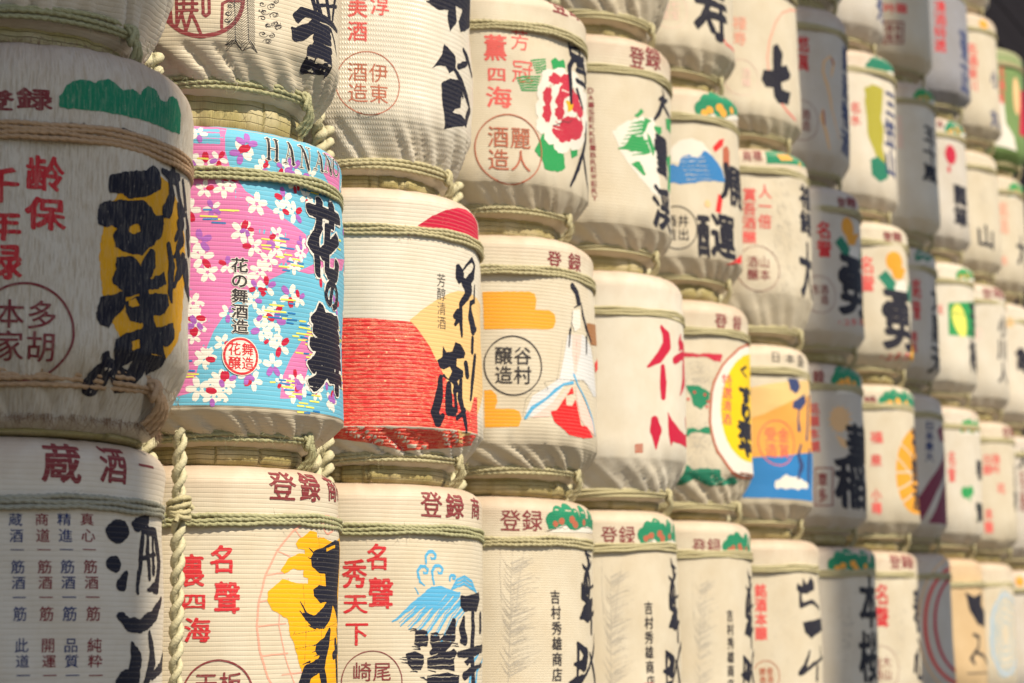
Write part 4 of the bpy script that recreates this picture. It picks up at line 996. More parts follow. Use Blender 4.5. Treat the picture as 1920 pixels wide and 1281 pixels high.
def d_c3(p):
    p.Z(560, 0, 3.05)
    K = dict(bold=.022, nib=.02)
    p.L('coral', 'red_lettering', rough=.7, wear=.8).g('薫', 1062, 195, 1192, 340, **K).g('四', 1080, 378, 1190, 460, **K).g('海', 1075, 488, 1222, 608, **K).g('芳', 1215, 165, 1320, 285, bold=.005).g('冠', 1222, 340, 1340, 470, bold=.005)
    p.L('maroon', 'registered_lettering', rough=.6).g('登', 1460, -30, 1548, 80, bold=.02, nib=.02).g('録', 1562, -10, 1618, 110, bold=.02, nib=.02)
    p.L('leaf', 'green_leaves', rough=1.5, wear=.35)
    p.poly([(1450, 345), (1480, 325), (1500, 345), (1530, 340), (1540, 390), (1500, 420), (1465, 425)]); p.poly([(1350, 860), (1400, 760), (1450, 755), (1450, 810), (1490, 840), (1530, 870), (1535, 960), (1490, 980), (1410, 965), (1390, 900)]); p.poly([(1565, 820), (1600, 830), (1605, 890), (1575, 905)])
    for i in range(6): p.st([(1250+i*6, 480+i*14-40), (1380-i*3, 465+i*16-30)], 4); p.st([(1330+i*6, 345+i*14), (1415, 335+i*14)], 3.6)
    p.L('white', 'white_petals', rough=2.0, freq=70, wear=.2)
    for x, y, rx, ry in ((1430, 440, 42, 50), (1500, 425, 45, 42), (1570, 455, 40, 50), (1400, 520, 34, 60), (1395, 620, 36, 60), (1400, 710, 38, 50), (1450, 770, 40, 50), (1520, 820, 55, 52), (1590, 800, 40, 60), (1622, 700, 30, 70), (1622, 590, 28, 70), (1500, 620, 90, 160), (1610, 500, 24, 50)): p.pell(x, y, rx, ry, wob=.05, n=28)
    p.L('crimson', 'red_petals', rough=3.0, freq=80, wear=.9)
    for x, y, rx, ry in ((1470, 450, 40, 32), (1535, 455, 34, 34), (1425, 545, 26, 50), (1425, 640, 24, 55), (1540, 515, 40, 40), (1505, 560, 34, 50), (1585, 590, 26, 60), (1500, 640, 26, 40), (1530, 750, 56, 60), (1590, 735, 34, 66), (1480, 730, 20, 40), (1612, 640, 14, 40), (1550, 690, 40, 26)): p.pell(x, y, rx, ry, wob=.07, n=28)
    for q in ([(1455, 480), (1475, 540), (1455, 620), (1470, 700), (1500, 712)], [(1500, 490), (1480, 540)], [(1560, 560), (1555, 620), (1590, 660), (1610, 690)]): p.st(q, [3, 8, 8, 6], neg=True)
    p.L('white', 'flower_heart', rough=1.5).ell(1545, 600, 38, asp=1.1)
    p.L('yellow', 'yellow_stamens', rough=1.5).poly([(1530, 575), (1560, 575), (1575, 600), (1565, 630), (1545, 640), (1540, 600)])
    p.L('softblack', 'petal_outline').st([(1465, 715), (1500, 705), (1520, 690), (1550, 700), (1570, 685)], 2.2)
    p.L('black', 'brushed_lettering', rough=1.2, freq=50, wear=.3)
    p.st([(1555, 195), (1600, 235)], [16, 10]); p.st([(1560, 270), (1610, 280)], 9); p.st([(1560, 250), (1570, 310), (1610, 330)], [8, 14, 10]); p.st([(1612, 280), (1615, 325)], 10)
    p.st([(1630, 345), (1580, 340), (1562, 380), (1565, 470), (1562, 590)], [14, 18, 20, 20, 12]); p.st([(1605, 370), (1630, 380), (1640, 470)], 16); p.st([(1600, 460), (1640, 500)], 14); p.st([(1600, 520), (1625, 620)], [18, 12]); p.st([(1600, 400), (1640, 430)], 12)
    p.st([(1640, 700), (1630, 850), (1610, 960), (1565, 1058)], [8, 16, 18, 8]); p.st([(1628, 880), (1640, 980), (1652, 1110)], [8, 12, 3])
    seal(p, '麗人酒造', 1210, 845, 194, color='rust', wd=3.2, bold=.006, inner=.66)
def d_b2(p):
    b = p.b
    p.Z(620, 330, 4.132).L('crimson', 'red_dome', rough=.6, wear=.6)
    p.poly([(605, 458), (700, 375), (800, 310), (900, 268), (1000, 250), (1080, 265), (1140, 310), (1170, 380), (1180, 480), (1180, 560), (1150, 505), (1080, 460), (1000, 440), (900, 448), (780, 470)])
    p.Z(620, 330, 4.132).L('sand', 'sand_hill', rough=.8, wear=.35)
    p.poly([(620, 1110), (720, 1030), (830, 960), (940, 905), (1000, 890), (1060, 900), (1180, 1010), (1200, 1700), (1130, 1900), (1050, 2100), (700, 1500), (600, 1200)])
    p.Z(600, 580, 3.37).L('red', 'red_field', rough=.6, mat_=streaked_red())
    p.poly([(-900, 60), (150, 48), (300, 52), (450, 68), (560, 75), (580, 78), (640, 150), (700, 240), (745, 330), (780, 400), (840, 530), (900, 620), (960, 650), (985, 560), (1005, 560), (1005, 860), (900, 870), (560, 880), (300, 830), (120, 808), (-900, 800)])
    p.L('softblack', 'small_lettering', res=.0009, wear=.9).Z(620, 330, 4.132).text('芳醇清酒', 835, 752, 905, 1190, bold=-.008)
    p.L('black', 'brushed_lettering', rough=1.3, freq=50, wear=.2)
    p.poly([(985, 690), (1005, 682), (1030, 715), (1045, 760), (1040, 820), (1010, 840), (985, 790)]); p.st([(1030, 740), (1075, 680), (1105, 650), (1125, 700), (1110, 780), (1060, 830)], [5, 8, 12, 10, 24, 22])
    p.st([(1050, 830), (1080, 870), (1070, 930), (1020, 1000), (1020, 1100), (1030, 1240)], [26, 44, 24, 14, 18, 8]); p.st([(975, 1090), (1000, 1060), (1005, 1100), (980, 1150)], [12, 18, 18, 10])
    p.st([(1130, 850), (1125, 980), (1095, 990), (1090, 1100), (1110, 1200), (1135, 1190)], [5, 12, 12, 20, 26, 10])
    p.Z(600, 580, 3.37)
    p.poly([(745, 320), (780, 300), (785, 230), (808, 270), (850, 268), (870, 205), (900, 220), (930, 280), (925, 310), (880, 310), (875, 360), (920, 390), (920, 430), (880, 450), (900, 520), (860, 530), (850, 470), (805, 440), (770, 420), (830, 370), (800, 385), (760, 370)])
    p.poly([(785, 380), (830, 360), (845, 395), (815, 440), (790, 410)], neg=True)
    p.st([(765, 430), (750, 560), (725, 650), (745, 710), (775, 670)], [14, 26, 24, 24, 12]); p.st([(820, 480), (815, 560), (815, 640), (850, 650)], [20, 26, 26, 22]); p.st([(860, 510), (865, 640)], 14)
    p.st([(905, 450), (895, 560), (920, 680), (935, 790)], [14, 22, 20, 8]); p.st([(925, 640), (870, 690)], 12); p.st([(935, 350), (945, 420)], 18); p.st([(970, 190), (968, 270)], 14); p.st([(985, 300), (975, 450), (965, 570)], [16, 18, 10]); p.st([(960, 0), (985, 110)], 10)
def d_b3(p):
    p.Z(880, 400, 4.364).L('mustard', 'gold_cloud', rough=.6, wear=.45)
    p.poly([(112, 650), (500, 650), (545, 670), (558, 720), (548, 800), (660, 805), (705, 840), (710, 900), (690, 955), (640, 962), (125, 960)])
    p.Z(880, 640, 4).poly([(112, 375), (170, 375), (210, 410), (215, 460), (195, 515), (340, 515), (385, 535), (400, 590), (380, 650), (118, 660)])
    p.Z(880, 400, 4.364)
    p.L('maroon', 'registered_lettering', rough=.6).g('登', 645, 318, 752, 472, bold=.02, nib=.015).g('録', 805, 338, 910, 482, bold=.02, nib=.015)
    p.L('brown', 'brown_cloud').poly([(950, 905), (1030, 920), (1040, 1090), (985, 1085), (960, 990)])
    # standing court figure in layered robes, drawn in outline
    p.Z(880, 640, 4).L('robe', 'pale_robe', wear=.9, rough=.5).poly([(740, -40), (705, 140), (670, 290), (560, 370), (480, 420), (430, 540), (450, 585), (560, 560), (700, 350), (760, 300), (860, 300), (930, 420), (945, 420), (905, 60), (850, -40)])
    p.L('blush', 'pink_robe', rough=.5).poly([(768, -40), (835, -40), (832, 100), (800, 250), (785, 250), (772, 100)]); p.poly([(755, 335), (680, 420), (560, 520), (470, 585), (600, 575), (690, 450)]); p.poly([(790, 340), (860, 470), (925, 620), (935, 720), (870, 650), (830, 600), (800, 460)])
    p.L('scarlet', 'red_robe', rough=.8).poly([(765, 350), (700, 450), (650, 530), (608, 540), (640, 620), (710, 680), (740, 715), (850, 738), (925, 730), (880, 650), (830, 640), (800, 500)]); p.poly([(715, 420), (785, 400), (790, 440), (760, 500), (720, 490)], neg=True); p.poly([(930, 170), (955, 120), (958, 200), (935, 240)])
    p.L('wave', 'blue_trim').st([(780, 260), (810, 340), (870, 450), (920, 590), (940, 720)], [8, 5, 7, 7, 4]); p.st([(770, 320), (700, 335), (640, 380), (580, 440), (480, 510), (430, 585)], [9, 6, 9, 6, 10, 8])
    p.L('softblack', 'figure_outline', res=.0011).st([(700, 0), (680, 150), (650, 300)], .9); p.st([(480, 380), (430, 450), (410, 570)], .9); p.st([(560, 320), (640, 300), (760, 300), (860, 310), (950, 440)], .9); p.st([(800, 0), (800, 240)], .9); p.st([(920, 130), (900, 0)], .9); p.st([(480, 380), (590, 375), (560, 320)], .9)
    p.Z(880, 400, 4.364).L('white', 'face_and_hands').poly([(840, 800), (895, 800), (900, 940), (860, 980), (830, 900)]); 
    p.L('black', 'black_hair', rough=.6).st([(840, 605), (870, 660), (885, 740)], [18, 20, 18]); p.st([(850, 780), (905, 745)], 3); p.st([(905, 760), (920, 850), (950, 960), (985, 1060)], [4, 9, 9, 5]); p.st([(950, 1020), (955, 1160)], [9, 5]); p.st([(825, 960), (815, 1100)], [7, 4]); p.st([(838, 800), (828, 960)], 1.5)
    p.Z(880, 640, 4); seal(p, '谷村醸造', 336, 190, 214, color='softblack', wd=3.0, bold=.006, inner=.66)
def d_b4(p):
    p.Z(880, 640, 4).L('crimson', 'brushed_lettering', rough=.8, freq=60, wear=.15)
    p.Z(880, 400, 4.364).st([(1565, 930), (1600, 1000), (1605, 1080), (1540, 1180), (1450, 1250)], [14, 35, 38, 30, 7]); p.st([(1710, 1000), (1705, 1060), (1740, 1110)], [11, 27, 27])
    p.Z(880, 640, 4).st([(1440, 190), (1445, 300), (1445, 410)], [19, 30, 22]); p.st([(1525, 140), (1570, 110), (1640, 90), (1700, 100)], [24, 24, 22, 19]); p.st([(1590, 150), (1590, 300), (1565, 400)], [24, 32, 5]); p.st([(1560, 60), (1590, 20)], 12)
    p.st([(1385, 590), (1395, 660), (1400, 800)], [30, 46, 5]); p.poly([(1475, 525), (1510, 590), (1560, 660), (1600, 700), (1618, 690), (1620, 810), (1570, 770), (1515, 750), (1503, 785), (1485, 690)])
    p.st([(1605, 580), (1610, 640)], 12); p.st([(1640, 140), (1680, 250), (1700, 380)], [14, 32, 22])
    p.L('rust', 'small_stamp').poly([(1240, 765), (1300, 758), (1300, 828), (1240, 830)]); p.g('印', 1245, 768, 1296, 824, bold=-.005, neg=True)
def d_b5(p):
    p.Z(1240, 480, 4.27)
    p.L('maroon', 'registered_lettering', rough=.6).g('登', 435, 460, 530, 605, bold=.02, nib=.015).g('録', 575, 480, 640, 615, bold=.02, nib=.01)
    p.L('palegrey', 'mottled_ground', rough=1.5, wear=.2)
    splatter(p, 310, 960, 150, 200, 200, 5, 2.2); splatter(p, 300, 1500, 150, 330, 260, 6, 2.2)
    p.L('crimson', 'red_cloud', rough=2).st([(185, 785), (300, 790), (480, 800)], [14, 10, 16]); p.poly([(300, 780), (490, 790), (480, 850), (440, 840), (380, 810)])
    p.L('green', 'green_pines', rough=3, freq=60, wear=.5).poly([(200, 1030), (260, 1020), (330, 1050), (395, 1090), (380, 1180), (320, 1220), (260, 1180), (240, 1110)]); p.L('red', 'red_berries', rough=1)
    for x, y in ((270, 1085), (355, 1105), (220, 1140), (380, 1160), (370, 1200)): p.ell(x, y, 12)
    p.Z(1240, 700, 4.1325).L('green', 'pine_band', rough=3, freq=60).poly([(195, 420), (250, 415), (300, 440), (345, 405), (390, 420), (392, 460), (300, 455), (240, 450), (210, 480)])
    p.L('darkgreen', 'hill_band', rough=4, freq=45).poly([(90, 865), (150, 800), (200, 705), (280, 740), (350, 730), (460, 745), (480, 800), (600, 810), (630, 830), (620, 860), (520, 862), (400, 860), (330, 830), (260, 800), (180, 860)]); p.poly([(470, 760), (560, 750), (570, 800), (520, 820)], neg=True)
    p.L('rust', 'oval_border', rough=1).pell(700, 300, 328, 520, wob=.012); p.L('white', 'oval_ground', wear=.1).pell(705, 300, 316, 502, wob=.012)
    p.L('sunny', 'yellow_oval', rough=1.2, wear=.1).pell(715, 270, 250, 425)
    p.L('coral', 'red_small_lettering').text('特選清酒', 470, 0, 545, 400, bold=.02)
    p.L('black', 'brushed_lettering', rough=1.4).Z(1240, 480, 4.27).g('く', 615, 860, 705, 960, wm=.10, **BR); p.text('すり酒や', 618, 1030, 705, 1600, wm=.13, bold=.12, nib=.05)
def d_b6(p):
    p.Z(1240, 480, 4.27).L('softblack', 'heading_lettering').g('日', 885, 765, 960, 855, bold=.015).g('本', 995, 785, 1060, 865, bold=.015).g('盛', 1080, 790, 1125, 890, bold=.01)
    p.L('sand', 'sand_sky', wear=.1).poly([(715, 1060), (860, 1030), (1000, 1010), (1170, 1000), (1170, 1700), (715, 1700)])
    p.Z(1240, 700, 4.1325).L('gold', 'orange_dune', wear=.1).poly([(705, 350), (800, 320), (900, 270), (1000, 220), (1160, 160), (1160, 640), (705, 660)])
    p.L('blue', 'blue_sea', rough=.8, wear=.1).poly([(500, 665), (700, 660), (900, 650), (1160, 612), (1160, 1000), (900, 975), (612, 970)])
    p.L('white', 'white_foam', rough=5, freq=50).poly([(880, 850), (960, 800), (1060, 810), (1130, 860), (1130, 905), (960, 905), (880, 890)])
    p.L('navy', 'brushed_lettering', rough=1.8).poly([(985, 45), (1055, 45), (1075, 110), (1040, 165), (1000, 130)]); p.poly([(1100, 160), (1110, 230), (1070, 290), (1010, 270), (1020, 220), (1070, 190)]); p.st([(1060, 280), (1050, 360), (1060, 440)], [8, 10, 18]); p.st([(1130, 180), (1120, 400), (1110, 520)], [14, 18, 14])
    p.st([(1075, 560), (1060, 640), (1085, 720), (1055, 820)], [10, 16, 24, 12]); p.st([(1130, 600), (1130, 850)], 18)
    seal(p, '金賞受造', 905, 545, 170, color='coral', wd=4, bold=.01, inner=.7)
# plainer prints for the blurred barrels further along: pine badge, columns of red, big brushed name, seal
def simple(red=None, big=None, bigx=None, sealc=None, reg=None, pin=None, redc='coral', bigc='black', extra=None, regt='登録', ear=None, grey=None, bw=None):
    def f(p):
        p.Z(0, 0, 1)
        if ear: ears(p, ear, n=40, ln=26, wd=1.6)
        if grey:
            p.L('palegrey', 'pale_drawing', rough=1)
            for g in grey: splatter(p, *g, wd=1.6)
        if extra: extra(p); p.Z(0, 0, 1)
        if pin: pine(p, *pin[:4], orange=pin[4] if len(pin) > 4 else 'orange', color=pin[5] if len(pin) > 5 else 'green')
        if reg: p.L('maroon', 'registered_lettering').row(regt, *reg, bold=.03)
        if red:
            p.L(redc, 'red_lettering')
            for t, x0, y0, x1, y1 in red: p.text(t, x0, y0, x1, y1, bold=.035)
        if sealc: seal(p, *sealc)
        if big:
            p.L(bigc, 'brushed_lettering', rough=2.0, freq=45)
            for t, x0, y0, x1, y1 in big: p.text(t, x0, y0, x1, y1, wm=bw, bold=.03, nib=.03)
    return f
def x_c4(p):
    p.Z(1040, 0, 4.574).L('white', 'white_snow', rough=3, wear=.9).poly([(480, 1130), (600, 1040), (740, 1000), (850, 1010), (860, 1281), (900, 1700), (820, 1640), (700, 1500), (620, 1400), (560, 1300)])
    p.L('leaf', 'green_mountain', rough=1.6, wear=.6)
    p.poly([(670, 990), (730, 930), (755, 960), (700, 1010)]); p.poly([(760, 1010), (820, 1030), (790, 1060), (760, 1130), (735, 1150), (745, 1060)])
    for i in range(9): y = 1040+i*34; x0 = 640-i*16 if i < 6 else 560+(i-5)*30; p.st([(x0, y+20), (740+(i > 4)*40, y)], [2, 9])
    p.poly([(840, 1075), (910, 1085), (915, 1140), (880, 1150), (850, 1110)]); p.poly([(950, 1010), (995, 1020), (1000, 1150), (960, 1100)]); p.poly([(780, 1130), (810, 1180), (850, 1281), (830, 1340), (790, 1230)])
    p.Z(1040, 240, 4.574).poly([(640, 60), (740, 80), (810, 200), (800, 220), (700, 200), (520, 180), (600, 140)]); p.poly([(640, 300), (710, 280), (770, 400), (740, 405)]); p.poly([(960, 250), (1005, 230), (1000, 560), (970, 520), (985, 380)])
    p.L('maroon', 'latin_side_lettering', res=.0014)
    for i, c in enumerate('DAISEKKEIBREWERY'): p.Z(0, 0, 1).g(c, 1100+i*.6, 165+i*13.4, 1110+i*.6, 175+i*13.4, bold=.05)
    p.L('black', 'brushed_lettering', rough=1.0, freq=60)
    p.Z(1040, 0, 4.574).st([(915, 745), (930, 830), (890, 850)], [2, 16, 12]); p.st([(960, 860), (920, 870), (890, 960), (845, 1020)], [10, 22, 20, 10]); p.st([(925, 900), (960, 960), (985, 1020)], [14, 14, 8])
    p.Z(1040, 240, 4.574).g('雪', 845, 60, 970, 400, bold=.045, nib=.05); p.g('渓', 830, 500, 985, 860, bold=.03, nib=.045)
def x_c5(p):
    p.Z(1040, 240, 4.574).L('white', 'white_snowcap', rough=2).poly([(1010, 180), (1080, 110), (1180, 90), (1280, 120), (1340, 200), (1380, 270), (1200, 300), (1020, 300)])
    p.L('blue', 'blue_peak', rough=2.5, freq=60, wear=.5).poly([(900, 330), (1010, 310), (1070, 330), (1110, 240), (1170, 230), (1230, 260), (1300, 200), (1340, 220), (1440, 350), (1470, 470), (1300, 460), (1100, 490), (1000, 470)])
    for i in range(6): p.st([(1090+i*10, 250+i*38), (1300+i*14, 255+i*38)], 2.5, neg=True)
    p.L('scarlet', 'red_brush_band', rough=1).poly([(1370, 170), (1420, 110), (1460, 100), (1450, 160), (1390, 215)]); p.poly([(1415, 570), (1450, 610), (1430, 740), (1390, 720)]); p.poly([(1480, 1180), (1600, 1090), (1600, 1170)])
    p.L('rust', 'brown_brush').poly([(1450, 180), (1480, 160), (1500, 200), (1500, 340), (1450, 340)]); p.L('peach', 'orange_dot').ell(1322, 655, 34)
    p.L('black', 'brushed_lettering', rough=1.4, freq=60)
    p.st([(1475, 340), (1490, 450), (1470, 560), (1440, 600)], [30, 34, 24, 14]); p.g('開', 1500, 320, 1600, 660, wm=.12, bold=.04, nib=.03); p.g('酉', 1235, 735, 1335, 1100, bold=.05, nib=.03); p.g('運', 1350, 740, 1540, 1120, bold=.035, nib=.03)
    seal(p, '井出酒造', 1060, 855, 180, color='softblack', wd=3.4, bold=.01, inner=.62)
def x_flower(ox, oy, k, X, Y, rc):
    def f(p):
        p.Z(ox, oy, k); q = lambda a, b_: (X+a, Y+b_)
        p.L('darkgreen', 'green_stem', rough=1.5).poly([q(-95, 90), q(-50, 50), q(0, 110), q(20, 160), q(-10, 210), q(-40, 170)]); p.poly([q(80, 120), q(110, 100), q(105, 260), q(60, 220)])
        p.L('white', 'white_ribbon').poly([q(0, 150), q(30, 110), q(60, 120), q(70, 200), q(10, 200)])
        p.L('mustard', 'yellow_flower', rough=2, freq=60).ell(*q(0, 0), 62, asp=1.15); p.poly([q(-20, 40), q(60, 40), q(40, 110), q(0, 100)])
        p.L('yellow', 'yellow_side_band').poly([q(110, 420), q(115, 320), q(118, 600), q(80, 580)])
        p.L(rc, 'red_lettering').text('名誉', *q(-205, -40), *q(-115, 180), bold=.05)
        p.L('maroon', 'registered_lettering').row('登録', *q(-70, -180), *q(45, -120), bold=.04)
        p.L('coral', 'small_red_lettering').row('・ユタカ', *q(-90, 545), *q(90, 590), bold=.05)
        p.L('black', 'brushed_lettering', rough=1.6).g('勇', *q(-75, 160), *q(95, 520), bold=.035, nib=.035)
        p.ell(*q(-50, 290), 44, asp=.8)
    return f
def x_c6(p):
    p.Z(1360, 240, 3.203).L('green', 'green_corner').poly([(255, 140), (330, 130), (500, 190), (500, 260), (260, 215)]); p.L('gold', 'orange_emblem').poly([(320, 160), (400, 165), (410, 200), (340, 200)]); p.ell(445, 222, 14)
    p.L('maroon', 'registered_lettering').row('商標', 110, 130, 235, 200, bold=.03)
    p.L('palegrey', 'rice_ear_drawing', rough=.8); rng = random.Random(2)
    for i in range(160):
        x, y = 350+rng.gauss(0, 38), rng.uniform(310, 1000); l = rng.uniform(10, 40); a = rng.uniform(.6, 1.5); p.st([(x, y), (x+l*math.cos(a)*.8, y+l*math.sin(a))], 1.7)
def x_tassel(p):      # D7: two tan brush strokes
    p.Z(1380, 0, 3.66).L('peach', 'tan_brush_strokes', rough=1.5).st([(640, 380), (600, 420), (595, 490), (630, 600), (660, 760), (710, 950)], [6, 12, 14, 16, 10, 6]); p.st([(640, 390), (665, 430), (650, 520)], [6, 14, 10]); p.st([(600, 745), (585, 800), (620, 900), (640, 1020)], [6, 14, 18, 12])
    p.L('rust', 'brown_brush_strokes').st([(650, 400), (662, 440)], 10); p.st([(600, 760), (610, 850)], 10)
def x_olive(p):
    p.Z(1380, 0, 3.66).L('olive', 'olive_ear', rough=3, freq=50).poly([(870, 600), (940, 575), (1010, 610), (1000, 800), (1020, 900), (1010, 1000), (1030, 1110), (980, 1120), (950, 1040), (900, 930), (885, 750)])
    p.L('darkgreen', 'green_leaves', rough=3, freq=50).poly([(920, 1090), (980, 1070), (1050, 1150), (1045, 1220), (990, 1250), (930, 1200)])
def x_fan(p):
    p.Z(1580, 600, 3.37).L('mustard', 'orange_fan').pell(475, 960, 132, 275)
    for y0, y1 in ((860, 1000), (965, 965), (760, 870), (1080, 1020), (1180, 1100)): p.st([(340, y0), (440, y1 if y1 != 965 else 965)], 9, neg=True)
def x_stripes(p):
    p.Z(1580, 600, 3.37).L('plum', 'plum_stripes').poly([(465, 1140), (560, 1010), (640, 850), (670, 800), (670, 930), (600, 1090), (500, 1270), (470, 1281)]); p.poly([(540, 1290), (640, 1060), (670, 1000), (670, 1300)]); p.poly([(600, 700), (630, 660), (645, 780), (620, 770)])
    p.L('navy', 'small_lettering').text('日本泉大', 525, 640, 580, 900, bold=.05)
def x_rings(p):
    p.Z(1480, 960, 3.991).L('coral', 'red_ring').pell(1300, 850, 280, 440, 70, 290, wd=20); p.L('crimson', 'crimson_ring').pell(1310, 840, 215, 370, 70, 290, wd=18); p.L('peach', 'tan_ring').pell(1300, 850, 330, 520, 70, 290, wd=8)
def x_tan(p):
    p.Z(1480, 960, 3.991).L('softblack', 'frame_lines').st([(1285, 548), (1455, 548)], 4); p.st([(1335, 1212), (1530, 1205)], 6)
    p.L('black', 'brushed_lettering', rough=1).poly([(1325, 600), (1390, 640), (1450, 605), (1450, 700), (1475, 760), (1470, 870), (1420, 840), (1360, 740)]); p.st([(1390, 920), (1430, 940), (1430, 1010), (1400, 1060), (1370, 1100), (1400, 1140)], [14, 20, 16, 14, 20, 14]); p.st([(1400, 1050), (1470, 1080), (1490, 1140)], 16)
def x_bluec(p):
    p.Z(1480, 960, 3.991).L('paleblue', 'pale_blue_ring', rough=3, freq=60).pell(1620, 920, 105, 300, wd=14); p.L('wave', 'blue_swirls', rough=2)
    for r in (100, 160, 220, 270, 310): p.pell(1620, 920, r*.36, r, wd=4, wob=.06)
def x_leafbox(p):
    p.Z(1640, 300, 3.557).L('leaf', 'green_panel').poly([(490, 955), (660, 950), (660, 1185), (490, 1170)]); p.L('lemon', 'pale_leaf', rough=2).ell(570, 1070, 112, asp=.62, rot=.3)
def x_cgreen(p):
    p.Z(1640, 0, 3.882).L('white', 'white_sweep').poly([(890, 740), (940, 720), (960, 900), (1020, 1000), (1040, 1100), (880, 1060), (800, 1010)]); p.L('peach', 'orange_oval', wear=.1).ell(1035, 700, 140, asp=.32); p.L('crimson', 'crimson_patch').poly([(1060, 660), (1100, 660), (1100, 1010), (1055, 980)]); p.L('coral', 'red_lettering').text('名酒楽', 905, 480, 950, 760, bold=.04)
def x_cred(p):
    p.Z(1640, 0, 3.882).L('crimson', 'red_gourd', rough=2).ell(562, 1130, 72, asp=.85); p.ell(550, 1235, 26, asp=.7)
def x_panel(p):
    p.Z(1640, 0, 3.882).L('coral', 'red_lettering').row('吟醸', 60, 30, 240, 105, bold=.05); p.L('maroon', 'framed_seal').poly([(60, 160), (215, 165), (210, 330), (60, 330)]); p.poly([(72, 172), (204, 177), (200, 318), (72, 318)], neg=True); p.text('酒造', 75, 178, 135, 310, bold=.03); p.text('本家', 140, 178, 198, 310, bold=.02)
def x_b7(p):
    p.Z(1240, 700, 4.1325).L('peach', 'tan_chrysanthemum', rough=2, freq=60).ell(1385, 360, 95, asp=1.0)
    for i in range(14):
        a = i*.45; p.st([(1385+70*math.cos(a), 360+80*math.sin(a)), (1385+95*math.cos(a), 360+115*math.sin(a))], [12, 5])
    p.poly([(1350, 480), (1440, 520), (1440, 590), (1390, 560)])
    p.L('maroon', 'framed_seal').poly([(1185, 735), (1330, 735), (1330, 1035), (1185, 1035)]); p.poly([(1193, 745), (1320, 745), (1320, 1025), (1193, 1025)], neg=True); p.text('車多', 1205, 770, 1285, 1010, bold=.03)
    p.L('black', 'brushed_lettering', rough=1.5).g('華', 1440, 400, 1575, 720, bold=.05, nib=.04); p.g('稲', 1350, 650, 1570, 1040, bold=.04, nib=.04)
def x_clover(p):
    p.Z(1580, 600, 3.37).L('leaf', 'green_clover', rough=2).ell(770, 1090, 36); p.ell(805, 1080, 32); p.st([(790, 1090), (800, 1140)], 12); p.st([(855, 1160), (850, 1260)], 16)
def x_a6(p):
    p.Z(1090, 920, 3.549).L('coral', 'red_lettering').text('銘酒本醸', 1165, 620, 1245, 1000, bold=.08)
    p.L('palegrey', 'pale_drawing', rough=1); splatter(p, 1345, 860, 110, 330, 150, 6, 1.6)
    p.L('black', 'brushed_lettering', rough=1.3, freq=60)
    p.poly([(1435, 660), (1440, 620), (1470, 640), (1480, 580), (1500, 630), (1530, 575), (1550, 610), (1550, 660), (1500, 690), (1460, 690)]); p.st([(1460, 690), (1465, 770), (1530, 740), (1580, 790)], [12, 18, 14, 12]); p.st([(1580, 590), (1590, 770)], 8)
    p.poly([(1475, 880), (1520, 870), (1590, 850), (1600, 930), (1560, 960), (1530, 990), (1490, 950)]); p.st([(1520, 1070), (1490, 1170), (1460, 1220)], [8, 20, 18]); p.st([(1470, 1220), (1540, 1160), (1600, 1110)], [14, 14, 8]); p.st([(1585, 1040), (1590, 1110)], [8, 12]); p.st([(1570, 1180), (1565, 1260)], 20)
    seal(p, '登酒録造', 1240, 1235, 95, color='rust', wd=3, bold=.02)
# ------------------------------------------------------------------ the place: path, stand, dark backing wall, trees across the path
def plain(name, c, rough=.8, scale=6, amt=.5, stretch=(1, 1, 1), bumpd=.01):
    m, nt, b = mat(name)
    tc = nt.nodes.new('ShaderNodeTexCoord'); vm = nt.nodes.new('ShaderNodeVectorMath'); vm.operation = 'MULTIPLY'; vm.inputs[1].default_value = stretch
    LK(nt, tc.outputs['Object'], vm.inputs[0]); n = NOISE(nt, vm.outputs[0], scale, 6, .65)
    LK(nt, MIX(nt, n, tuple(x*(1-amt) for x in c), tuple(x*(1+amt) for x in c)), b.inputs['Base Color']); b.inputs['Roughness'].default_value = rough; b.inputs['Specular IOR Level'].default_value = .12
    bump(nt, b, n, bumpd); return m
def box(V, Q, x0, y0, z0, x1, y1, z1):
    o = len(V); V += [(x0, y0, z0), (x1, y0, z0), (x1, y1, z0), (x0, y1, z0), (x0, y0, z1), (x1, y0, z1), (x1, y1, z1), (x0, y1, z1)]
    Q += [(o, o+3, o+2, o+1), (o+4, o+5, o+6, o+7), (o, o+1, o+5, o+4), (o+1, o+2, o+6, o+5), (o+2, o+3, o+7, o+6), (o+3, o, o+4, o+7)]
def boxes(name, L_, m, parent=None):
    V, Q = [], []
    for a in L_: box(V, Q, *a)
    return mesh_obj(name, V, np.array(Q), None, m, parent, smooth=False)
xa, xb = X_FIRST-1.5, X_FIRST+PITCH_X*28
g = boxes('ground', [(-60, -60, GROUND_Z-.3, 80, 60, GROUND_Z)], plain('gravel_path', (.14, .125, .10), .95, 9, .35, bumpd=.02)); g['kind'] = 'structure'
zb = Z_TOP-PITCH_Z-.02
dark = plain('shade_dark_timber', (.011, .009, .012), .95, 5, .4, (1, 1, 14), .004)  # near-black colour paints in the shade of the interior behind the barrels
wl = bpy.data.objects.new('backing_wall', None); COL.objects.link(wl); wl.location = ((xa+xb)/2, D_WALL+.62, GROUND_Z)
wl['label'] = 'boarded wall coloured near-black for the deep shade behind the stacked barrels'; wl['category'] = 'wall'
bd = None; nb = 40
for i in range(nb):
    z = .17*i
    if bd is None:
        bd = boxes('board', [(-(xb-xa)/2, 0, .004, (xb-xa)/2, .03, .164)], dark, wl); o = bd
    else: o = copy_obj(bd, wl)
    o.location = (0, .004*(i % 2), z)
st_ = bpy.data.objects.new('barrel_stand', None); COL.objects.link(st_); st_.location = ((xa+xb)/2, D_WALL, GROUND_Z)
st_['label'] = 'dark timber stand that carries the bottom row of barrels'; st_['category'] = 'stand'
